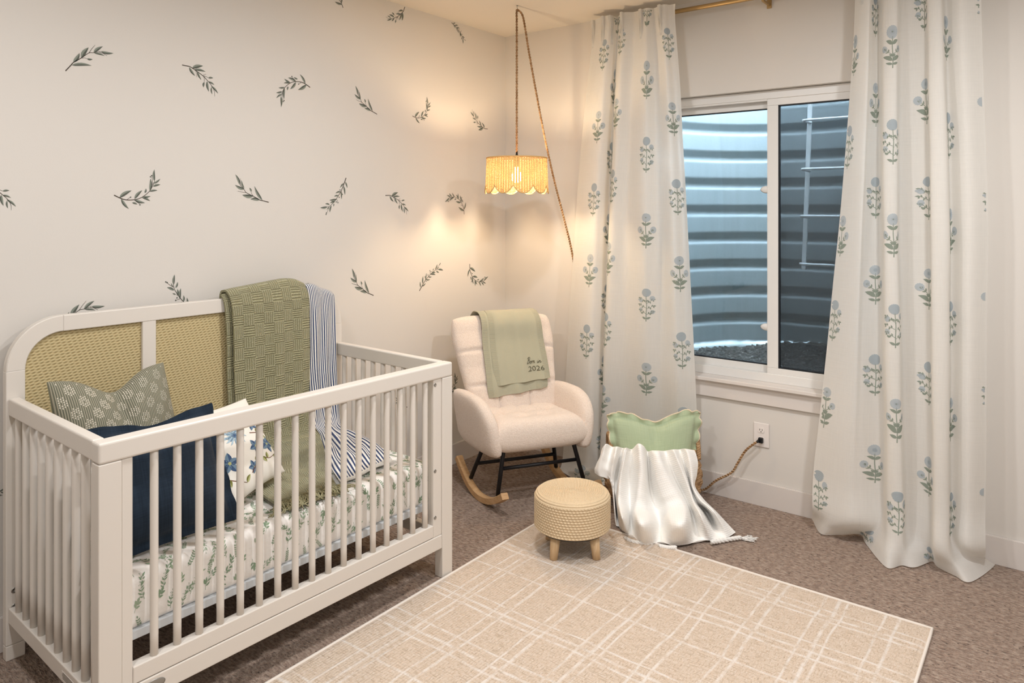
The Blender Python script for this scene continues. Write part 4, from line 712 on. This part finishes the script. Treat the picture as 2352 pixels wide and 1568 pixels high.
# ---- knitted blanket on the chair back
bk = thing('baby_blanket', 'sage knit baby blanket with stitched lettering draped over the chair back', 'blanket', tuple(OC+np.array([0, 0, .93])+CH([0, -.45, 0]).ravel())); L = local(bk)
CW = lambda r: [OC+CH([p]).ravel() for p in r]
def brow(al, ar, dof, z, n=9, f=None, zl=0):
    return CW([(al+(ar-al)*i/(n-1), (dB(z)+.030 if dof is None else dof)+(f[i] if f else 0), z+zl*(1-i/(n-1))) for i in range(n)])
fo = [0, .012, .002, .004, .016, .006, .0, .010, .0]
nb = [brow(-.155, .20, -.545, .78), brow(-.155, .20, -.540, .90), brow(-.150, .20, -.505, .955, f=fo), brow(-.148, .20, -.460, .964, f=fo), brow(-.147, .20, -.420, .950, f=fo), brow(-.150, .203, -.385, .90, f=fo), brow(-.155, .206, None, .80, f=fo), brow(-.160, .203, None, .66, f=fo), brow(-.165, .195, None, .57, f=fo), brow(-.160, .188, None, .545, f=fo, zl=-.035)]
lo = Loft(nb, wrinkle(31, .002, 20)); mb = MB(); lo.mesh(mb, 'sageknit', 70, 180, L, thick=.004)
up2 = lambda r, o=.010: [p+CH([0, o, o*.2]).ravel() for p in r]
nb2 = [up2(brow(-.105, .198, -.460, .966, f=fo)), up2(brow(-.108, .200, -.418, .952, f=fo)), up2(brow(-.113, .203, -.382, .90, f=fo)), up2(brow(-.116, .207, None, .80, f=fo), .012), up2(brow(-.120, .210, None, .68, f=fo), .012), up2(brow(-.122, .208, None, .592, f=fo, zl=-.022), .012)]
l2_ = Loft(nb2, wrinkle(31, .002, 20)); l2_.mesh(mb, 'sageknit', 70, 130, L, thick=.005); kc_ = mb.build('knit_cloth', bk)
def text_mesh(body, size, shear=0., off=0.):
    c = bpy.data.curves.new('txt', 'FONT'); c.body = body; c.size = size; c.shear = shear; c.offset = off; c.align_x = 'CENTER'; c.resolution_u = 3; o = bpy.data.objects.new('txt', c); COL.objects.link(o)
    bpy.context.view_layer.update(); me = bpy.data.meshes.new_from_object(o.evaluated_get(bpy.context.evaluated_depsgraph_get())); V = np.array([v.co[:2] for v in me.vertices]); F = [tuple(p.vertices) for p in me.polygons]
    bpy.data.objects.remove(o); bpy.data.meshes.remove(me); return V, F
mb = MB(); sg = 1
nrm_ = l2_.nrm([.2], [.3])[0]; 
sg = 1 if nrm_@np.array([-.55, -.8, .1]) > 0 else -1
def emb(V, F, cx_, cy_, rot=-.0):
    c, s_ = cos(rot), sin(rot); X = cx_+V[:, 0]*c-V[:, 1]*s_; Y = cy_-(V[:, 0]*s_+V[:, 1]*c); mb.add(L(l2_.S(X, Y)+(CH([0, 1, 0]).ravel()*(.0022 if sg > 0 else .0078))), F, 'thread', False)
def pen(P, w=.0024):
    for V, F, m in line2(crv(P, 6*len(P)), w, w, 'thread'): yield np.array(V), F
# "Born in" written as a running script: pen strokes; "2026" as serif numerals
scr = [[(0, 0), (.15, .5), (.25, 1.), (.2, .75), (.12, .3), (.05, -.05)], [(.0, .85), (.2, 1.05), (.45, 1.05), (.5, .82), (.3, .62), (.2, .6)], [(.2, .6), (.42, .55), (.45, .3), (.3, .05), (.05, .05)],
 [(.62, .38), (.55, .2), (.62, .02), (.76, .08), (.80, .28), (.70, .40), (.62, .38), (.72, .34), (.92, .36)], [(.92, .36), (.96, .40), (.93, .0)], [(.94, .2), (1.05, .4), (1.15, .38)], [(1.15, .38), (1.22, .4), (1.2, .0)], [(1.21, .2), (1.33, .42), (1.42, .36), (1.42, .05), (1.55, .1)],
 [(2.02, .4), (1.98, .1), (2.06, .0), (2.2, .2)], [(2.07, .62), (2.08, .66)], [(2.2, .2), (2.26, .42), (2.24, .0)], [(2.25, .2), (2.38, .42), (2.48, .36), (2.48, .05), (2.62, .1), (2.7, .3)]]
sx_, sy_ = .0315, .034; bx_, by_ = l2_.w-.130, l2_.h-.100
for P in scr:
    for V, F in pen([(p[0]*sx_+.25*p[1]*sy_, p[1]*sy_) for p in P]): emb(V, F, bx_, by_, .02)
V, F = text_mesh('2026', .043, 0., -.0003); emb(V*[1.12, .95], F, l2_.w-.079, l2_.h-.058, .0)
for q in (-.042, -.016, .011, .037):  # slab serifs under the numerals
    V2 = np.array([(q-.009, -.0005), (q+.009, -.0005), (q+.009, .002), (q-.009, .002)]); 
    if q in (-.042, .011): emb(V2, [(0, 1, 2, 3)], l2_.w-.079, l2_.h-.058)
tag(mb.build('embroidery', bk), 'dark stitched lettering')

# ---------------------------------------------------------------- woven rope stool
sc_ = np.array([-1.037, -1.196]); st = thing('footstool', 'round rope-wrapped footstool on short pine legs at the rug corner', 'footstool', (sc_[0], sc_[1], .012))
mb = MB(); R = .172; n = 384; pr = []; z0, z1 = .100, .268; nr_ = 12; pitch = (z1-z0-.03)/nr_
pr.append((.0, z0)); pr += [(R-.05, z0), (R-.012, z0+.004)]
def rope(i, t): return 0
prof = []; meta = []
m = 8
for k in range(nr_):
    for j in range(m): ph_ = j/m; prof.append((R-.004, z0+.012+(k+ph_)*pitch)); meta.append((k, ph_))
for j in range(1, 32): a_ = pi/2*j/32; q_ = j/32*3.5; prof.append((R-.028+(.024+.004*sin(pi*(q_ % 1)))*cos(a_), z1-.026+(.024+.003*sin(pi*(q_ % 1)))*sin(a_))); meta.append((nr_+int(q_), .0001))
k0 = nr_+4
rr_ = R-.028; q = 0
while rr_ > .004: prof.append((rr_, z1-.002+.004*(1-(rr_/R)**2))); meta.append((k0+q/m, (q/m) % 1)); rr_ -= pitch/m*.82; q += 1
Vp = []; uvp = []
for i, ((r_, z_), (kk, ph_)) in enumerate(zip(prof, meta)):
    nr2 = 1 if i < nr_*m else 0; hgt = .0042*sin(pi*ph_); cnt = max(6, int(2*pi*max((R if kk < nr_+4 else R-.028-(int(kk)-k0)*pitch*.82), .01)/.0155))
    for j in range(n):
        t = 2*pi*j/n; tw = .0019*sin(cnt*t+ph_*4.2+int(kk)*2.4); d_ = hgt+tw*sin(pi*ph_); 
        if nr2: Vp.append(((r_+d_)*cos(t), (r_+d_)*sin(t), z_))
        else: Vp.append(((r_)*cos(t), (r_)*sin(t), z_+d_))
        uvp.append((j/n, i*.01))
Fp = [(i*n+j, i*n+(j+1) % n, (i+1)*n+(j+1) % n, (i+1)*n+j) for i in range(len(prof)-1) for j in range(n)]; Fp.append(tuple((len(prof)-1)*n+j for j in range(n)))
mb.add(Vp, Fp, 'jute', True, uvp); mb.build('rope_seat', st)
MB().lathe([(0.001, .096), (R-.03, .096), (R-.012, .104), (R-.006, .116)], 'black_plastic', 48, cap=False).build('underside', st)
for dx, dy in ((-.133, .012), (-.015, -.136), (.0155, .1365), (.134, -.012)):
    MB().tube([(dx*.90, dy*.90, .105), (dx*1.0, dy*1.0, .0005)], [.023, .0175], 'pine', 20).build('leg', st)

# ---------------------------------------------------------------- basket, cushion and cream knit throw
bx = thing('woven_basket', 'oval woven seagrass basket with handles, between curtain and footstool', 'basket', (-.28, -1.22, .001), -YAW)
n = 168; nz = 110; Vp = []; bh = .272
def brad(z): return .205+.052*sin(pi*min(1, z/bh*.85)**.8)
for i in range(nz):
    z = bh*i/(nz-1); row_ = int(z/.026)
    for j in range(n):
        t = 2*pi*j/n; ns = 30; w_ = sin(ns*t/2*1.0+pi*row_) ; b_ = abs(sin(pi*(z/.026 % 1)))**.5; r_ = brad(z)+.007*w_*b_*(1 if True else 0)+.002*sin(z*900)
        Vp.append((r_*cos(t)*1.0, r_*sin(t)*.86, z))
mb = MB(); mb.add(Vp, [(i*n+j, i*n+(j+1) % n, (i+1)*n+(j+1) % n, (i+1)*n+j) for i in range(nz-1) for j in range(n)], 'seagrass')
Vi = [(x*.955, y*.955, max(z, .012)) for x, y, z in Vp[::1]]; mb.add(Vi, [(i*n+j, (i+1)*n+j, (i+1)*n+(j+1) % n, i*n+(j+1) % n) for i in range(nz-1) for j in range(n)], 'seagrass'); mb.add([(brad(0)*cos(2*pi*j/n), brad(0)*.86*sin(2*pi*j/n), .012) for j in range(n)], [tuple(range(n))], 'seagrass')
mb.build('woven_body', bx)
def twist(P, r, mat, n=2, pitch=.03, mb=None, sides=7, step=.0025, rs=None):
    """strands twisted round each other along path P"""
    P = np.array(P, float); d = np.r_[0, np.cumsum(np.linalg.norm(np.diff(P, axis=0), axis=1))]; N = max(8, int(d[-1]/step)); t = np.linspace(0, d[-1], N); Q = np.stack([np.interp(t, d, P[:, k]) for k in range(3)], 1)
    T = np.gradient(Q, axis=0); T /= np.linalg.norm(T, axis=1)[:, None]; nv = np.cross(T[0], [0, 0, 1.]) if abs(T[0][2]) < .9 else np.cross(T[0], [1., 0, 0]); nv /= np.linalg.norm(nv); Ns = []
    for i in range(N): nv = nv-T[i]*(nv@T[i]); nv /= np.linalg.norm(nv); Ns.append(nv.copy())
    Ns = np.array(Ns); Bs = np.cross(T, Ns); mb = mb or MB()
    for k in range(n):
        a_ = 2*pi*t/pitch+2*pi*k/n; C_ = Q+(Ns*np.cos(a_)[:, None]+Bs*np.sin(a_)[:, None])*r; mb.tube(C_, [r*1.05]*N, mat, sides)
    return mb
rimp = [(brad(bh)*.98*cos(t), brad(bh)*.86*.98*sin(t), bh+.004) for t in np.linspace(0, 2*pi, 90)]; twist(rimp, .006, 'seagrass', 3, .04).build('rim', bx)
for s in (-1, 1):
    hp = crv([(s*(brad(bh)+.004), -.075, bh-.03), (s*(brad(bh)+.006), -.06, bh+.03), (s*(brad(bh)+.008), -.02, bh+.072), (s*(brad(bh)+.008), .03, bh+.072), (s*(brad(bh)+.006), .065, bh+.03), (s*(brad(bh)+.004), .08, bh-.03)], 40); twist(hp, .006, 'seagrass', 3, .035).build('handle', bx)
R_ = np.array([cos(YAW), -sin(YAW), 0]); T_ = -np.array([sin(YAW), cos(YAW), 0]); BC = np.array([-.28, -1.22, 0])
bp = lambda r, f, z: BC+R_*r+T_*f+np.array([0, 0, z])
pillow('throw_pillow', 'light green cushion with ruffled edge standing in the woven basket', [bp(-.268, .05, .492), bp(.262, .05, .506), bp(.205, .06, .15), bp(-.205, .07, .14)], .050, 'green', flange=.036, concave=.035, dip=.34, seed=15, pipe='piping', scal=.05, round_=.10, wr_amp=.0025)
# cream knit throw
tw = thing('knit_throw', 'cream chunky knit throw spilling from the basket onto the carpet', 'blanket', (-.6, -1.4, .005)); L = local(tw)
NT = np.array(NET_TW); lo = Loft(NT, wrinkle(44, .003, 22)); sgn = -1 if lo.nrm([lo.w/2], [lo.h*.4])[0]@T_ < 0 else 1
mb = MB(); lo.mesh(mb, 'knit', 210, 190, lambda P: L(np.maximum(P, [-9, -9, .004])), thick=.007*sgn); mb.build('knitted_cloth', tw)
def Zp(u, v, z):
    a_ = (u-1176)/FPX; b_ = (V0-v)/FPX; F_ = np.array([sin(YAW), cos(YAW), 0]); t = (z-1.5514)/b_; return np.array([-3.807, -2.971, 1.5514])+t*(F_+np.array([cos(YAW), -sin(YAW), 0])*a_+np.array([0, 0, b_]))
for P in ([(-.80, -1.335, .014), (-.808, -1.375, .012), (-.795, -1.43, .012), (-.765, -1.46, .014)], [(-.775, -1.50, .014), (-.762, -1.535, .012), (-.748, -1.57, .016)], [(-.60, -1.675, .016), (-.555, -1.70, .012), (-.50, -1.735, .012), (-.462, -1.765, .013)]):
    mb = MB(); Q = crv(P, 30)
    for k in range(3):
        C_ = []; 
        for i, q in enumerate(Q): a_ = 2*pi*i/30*3.2+2*pi*k/3; C_.append((q[0]+.005*cos(a_)*.6, q[1]+.005*cos(a_)*.6, q[2]+.005*sin(a_)))
        mb.tube(L(np.array(C_)), .0058, 'knit', 8)
    ts_ = mb.build('tassel', tw)
mb = MB(); fr = random.Random(2)
for k in range(70):
    p = np.array([-.462, -1.765, .013]); d = np.array([.6, -.8, 0])+np.array([fr.uniform(-.5, .5), fr.uniform(-.5, .5), 0]); q = [p]
    for i in range(4): q.append(q[-1]+d*.013+np.array([fr.uniform(-.004, .004), fr.uniform(-.004, .004), 0])); q[-1][2] = fr.uniform(.003, .014)
    mb.tube(L(np.array(crv(q, 8))), .0011, 'knit', 4, cap=False)
tag(mb.build('frayed_end', ts_), kind='stuff')

# ---------------------------------------------------------------- curtains, rod
rod = thing('curtain_rod', 'brass curtain rod mounted over the window near the ceiling', 'curtain rod', (-.09, -1.75, 2.647))
mb = MB(); mb.tube([(0, -1.15, 0), (0, .95, 0)], .0125, 'brass', 20); mb.build('pole', rod)
mb = MB(); mb.tube([(0, 0, .0), (0, 0, -.02), (.02, 0, -.03)], .005, 'brass', 10); mb.tube([(0, -.008, 0), (0, .008, 0)], .0165, 'brass', 20); mb.box((-.02, -.006, -.033), (.09, .006, -.02), 'brass', .002); mb.box((.084, -.012, -.045), (.0895, .012, .04), 'brass', .001); mb.build('bracket', rod)
def motif(kind):
    s = []
    if kind == 0:
        s += line2(crv([(0, 0), (.002, .05), (-.001, .10), (0, .145)], 12), .0042, .003, 'c_leaf')
        for sx_ in (1, -1):
            s += leaf2((0, .035), (sx_*.042, .058), .42, .1*sx_, 'c_leaf', n=6); s += leaf2((0, .018), (sx_*.028, .026), .42, 0, 'c_leaf', n=5); s += leaf2((0, .055), (sx_*.013, .068), .6, 0, 'c_leaf', n=4)
            s += leaf2((0, .118), (sx_*.026, .133), .45, .1*sx_, 'c_leaf', n=5); s += line2(crv([(0, .065), (sx_*.016, .077), (sx_*.028, .09)], 6), .0028, .0022, 'c_leaf'); s += leaf2((sx_*.016, .077), (sx_*.015, .094), .4, 0, 'c_leaf', n=4); s += leaf2((sx_*.016, .077), (sx_*.030, .076), .4, 0, 'c_leaf', n=4)
            s += disc2((sx_*.036, .096), .0155, 'c_blue', 24, .04, 1.15); s += disc2((sx_*.031, .094), .0065, 'c_leaf', 8, .1, rings=1)
        s += disc2((0, .160), .0235, 'c_blue', 36, .03, .98, 3); s += disc2((0, .160), .009, 'c_blue2', 10, .1, rings=1); s += disc2((0, .160), .0035, 'c_leaf', 8, rings=1)
    else:
        s += line2(crv([(0, 0), (.001, .05), (.003, .09), (0, .14)], 12), .0038, .0028, 'c_leaf'); s += disc2((0, .158), .0235, 'c_blue2', 36, .03, .95, 3)
        for sx_, oy in ((1, 0), (-1, .012)):
            for y0, (dx, dy) in ((.035, (.032, .022)), (.068, (.036, .020)), (.098, (.034, .026))):
                y0 += oy*.5; s += line2([(0, y0), (sx_*dx*.5, y0+dy*.4), (sx_*dx, y0+dy)], .0025, .0016, 'c_leaf')
                for k in range(4): t = .3+.22*k; px_, py_ = sx_*dx*t, y0+dy*t*.9; s += leaf2((px_, py_), (px_+sx_*.004, py_+.012*(-1)**k), .5, 0, 'c_leaf', n=4)
                s += leaf2((sx_*dx*.9, y0+dy*.9), (sx_*(dx+.012), y0+dy-.002), .5, 0, 'c_leaf', n=4)
            s += disc2((sx_*.030, .128-oy), .013, 'c_blue', 22, .05); s += disc2((sx_*.030, .052+oy), .0115, 'c_blue', 12, .05); s += leaf2((0, .012), (sx_*.022, .022), .45, 0, 'c_leaf', n=4)
            s += leaf2((sx_*.020, .040), (sx_*.031, .050), .6, 0, 'c_leaf', n=4); s += leaf2((0, .110), (sx_*.012, .118), .5, 0, 'c_leaf', n=4)
        s += disc2((-.043, .118), .005, 'c_blue', 8, rings=1)
    return s
MOT = [motif(0), motif(1)]
def curtain(label, net, cols, pleats, seed, off):
    o = thing('curtain', label, 'curtain', (-.1, off, .01), group='block-print curtains beside the window'); L = local(o); A_ = wrinkle(seed, .0025, 9); B_ = wrinkle(seed+3, .0012, 30); C_ = wrinkle(seed+5, .006, 26, 9)
    lo = Loft(net, lambda x, y: A_(x*1.5, y)+B_(x, y*.5)+C_(x, y)*np.clip((y-2.25)/.35, 0, 1)**2); nr = lo.nrm([lo.w/2], [lo.h*.3])[0]; sg = 1 if nr[0] < 0 else -1
    mb = MB(); lo.mesh(mb, 'curtain', 300, 420, L)
    for (c, z_off, k0) in cols:
        k = 0
        for i in range(-1, 16):
            yb = z_off+i*.193*2/2
            yb = z_off+.41*i
            sh = xf(MOT[(k0+i) % 2], (0, 0), 0, 1.05, -1)
            if i % 1 == 0:
                put(mb, xf(sh, (c*lo.w, yb)), lambda x, y: L(lo.S(x, y, sg*.0011)), clip=(.006, lo.w-.006, .01, lo.h-.01))
    cpn_ = mb.build('curtain_panel', o)
    # pinch pleats: three narrow fingers gathered under the heading
    for c in pleats:
        for q in (-1, 0, 1):
            mb = MB() if q == -1 else mb; P = []; 
            for z_, wd, dp in ((-.0, .008, .020), (.03, .008, .021), (.075, .005, .016), (.095, .0025, .011), (.13, .005, .009), (.19, .007, -.002)):
                b = lo.S([c*lo.w+q*.0085], [z_])[0]; b2 = b+np.array([-1, 0, 0])*dp; P.append([b+np.array([0, wd*.5, 0]), b2+np.array([0, wd*.35, 0]), b2+np.array([-.003, 0, 0]), b2-np.array([0, wd*.35, 0]), b-np.array([0, wd*.5, 0])])
            P = cr(np.array(P), np.linspace(0, 5, 16)); mb.grid(L(P), 'curtain', np.zeros(P.shape[:2]+(2,)))
        mb.build('pinch_pleat', o)
    return lo
curtain('left block-print curtain behind the armchair, white linen with blue flowers', NET_CL, COLS_L, (.02, .155, .26, .43, .63, .86), 60, -1.0)
curtain('right block-print curtain puddling on the carpet, white linen with blue flowers', NET_CR, COLS_R, (.1, .3, .5, .7, .9), 70, -2.35)

# ---------------------------------------------------------------- pendant lamp with twisted cord, hook, outlet
LX, LY = -.5537, -.515
lp = thing('pendant_lamp', 'scalloped rattan pendant lamp hanging on a twisted jute cord', 'pendant lamp', (LX, LY, 1.645)); L = local(lp)
n = 240; nz = 30; G = np.empty((nz, n, 3)); UV = np.empty((nz, n, 2)); tt = np.linspace(0, 2*pi, n)
zb = .0+.042*(1-np.abs(np.sin(tt*5+.45)))**1.3
for i in range(nz):
    f = i/(nz-1); z = zb+(.200-zb)*f; r = .177-.007*f+.002*np.sin(tt*30); G[i] = np.stack([r*np.cos(tt), r*np.sin(tt), z], 1); UV[i] = np.stack([tt*.17, z], 1)
mb = MB(); mb.grid(G, 'rattan', UV); lsh_ = mb.build('lamp_shade', lp)
mb = MB(); mb.tube([(.1785*cos(t), .1785*sin(t), z) for t, z in zip(tt[:-1], zb[:-1])], .0034, 'rattan_rim', 8, closed=True); mb.tube([(.1705*cos(t), .1705*sin(t), .199) for t in tt[:-1]], .0038, 'rattan_rim', 8, closed=True)
for t in (.3, .3+2*pi/3, .3+4*pi/3): mb.tube([(.02*cos(t), .02*sin(t), .199), (.17*cos(t), .17*sin(t), .199)], .002, 'rattan_rim', 6)
mb.build('rim', lsh_)
MB().lathe([(.003, .237), (.0055, .236), (.006, .220), (.010, .214), (.0155, .206), (.0165, .199), (.0165, .150), (.014, .148)], 'black_plastic', 28).build('socket', lp)
sk_ = [c for c in lp.children if c.name.startswith('socket')][0]
MB().lathe([(.013, .150), (.013, .135), (.018, .125), (.029, .105), (.031, .09), (.026, .072), (.012, .062), (.001, .060)], 'bulb', 28).build('light_bulb', sk_)
cp_ = [(LX, LY, 1.875), (LX, LY, 2.2), (LX, LY, 2.6), (LX-.001, LY, 2.668), (LX+.008, LY-.001, 2.682), (-.5059, -.5194, 2.660), (-.4798, -.5217, 2.579), (-.4497, -.5245, 2.459), (-.3847, -.5304, 2.229), (-.3142, -.5368, 1.993), (-.2255, -.5449, 1.739), (-.1087, -.5556, 1.451), (-.048, -.562, 1.28),
       (-.03, -.60, 1.0), (-.025, -.66, .6), (-.025, -.75, .25), (-.04, -.85, .04), (-.035, -1.0, .012), (-.03, -1.2, .010), (-.035, -1.34, .012), (-.05, -1.4154, .030), (-.05, -1.4817, .094), (-.05, -1.5656, .155), (-.05, -1.6009, .216), (-.045, -1.6404, .286), (-.038, -1.6950, .340)]
twist(L(np.array(crv(cp_, 260))), .0034, 'cord', 2, .032, sides=6, step=.003).build('cord', lp)
mb = MB(); c_ = L(np.array([-.003, -1.7095, .3455])); mb.box((c_[0]-.022, c_[1]-.012, c_[2]-.014), (c_[0]-.002, c_[1]+.012, c_[2]+.014), 'black_plastic', .004, 2); mb.tube([tuple(L(np.array([-.022, -1.703, .344]))), tuple(L(np.array([-.038, -1.694, .338])))], [.009, .005], 'black_plastic', 12); mb.build('plug', lp)
hk = MB(); hk.tube(crv([(0, 0, -.001), (0, 0, -.012), (.006, 0, -.018), (.009, 0, -.026), (.004, 0, -.035), (-.003, 0, -.034), (-.006, 0, -.028)], 26), .0014, 'steel', 8); hk.lathe([(.005, -.0025), (.005, 0)], 'steel', 16); o = hk.build('ceiling_hook'); o.location = (LX+.004, LY, H-.0005); tag(o, 'small metal cup hook in the ceiling holding the lamp cord', 'hook')
ou = thing('wall_outlet', 'white duplex electrical outlet below the window sill', 'outlet', (-.0005, -1.7087, .371), -pi/2)
mb = MB(); mb.box((-.0405, -.0062, -.0635), (.0405, 0, .0635), 'outlet', .004, 3)
mb.lathe([(.0028, 0), (.0028, .0012), (0, .0014)], 'outlet', 12, (0, 0, 0)); cvp_ = mb.build('cover_plate', ou)
for zc in (.025, -.025):
    bm = bmesh.new(); vs = []
    for k in range(40):
        t = 2*pi*k/40; x, z = .0172*cos(t), .0172*sin(t); z = max(-.0135, min(.0135, z)); vs.append((x, z))
    f1 = [bm.verts.new((x, -.0085, zc+z)) for x, z in vs]; f0 = [bm.verts.new((x, -.005, zc+z)) for x, z in vs]; bm.faces.new(f1[::-1]); [bm.faces.new((f0[i], f0[(i+1) % 40], f1[(i+1) % 40], f1[i])) for i in range(40)]
    mb = MB().bm(bm, 'outlet', smooth=False)
    for x, w, h in ((-.0064, .0013, .0045), (.0064, .0013, .0036)): mb.box((x-w, -.0088, zc+.003-h), (x+w, -.0084, zc+.003+h), 'slot')
    mb.box((-.0024, -.0088, zc-.0098), (.0024, -.0084, zc-.0055), 'slot'); mb.build('receptacle', ou)
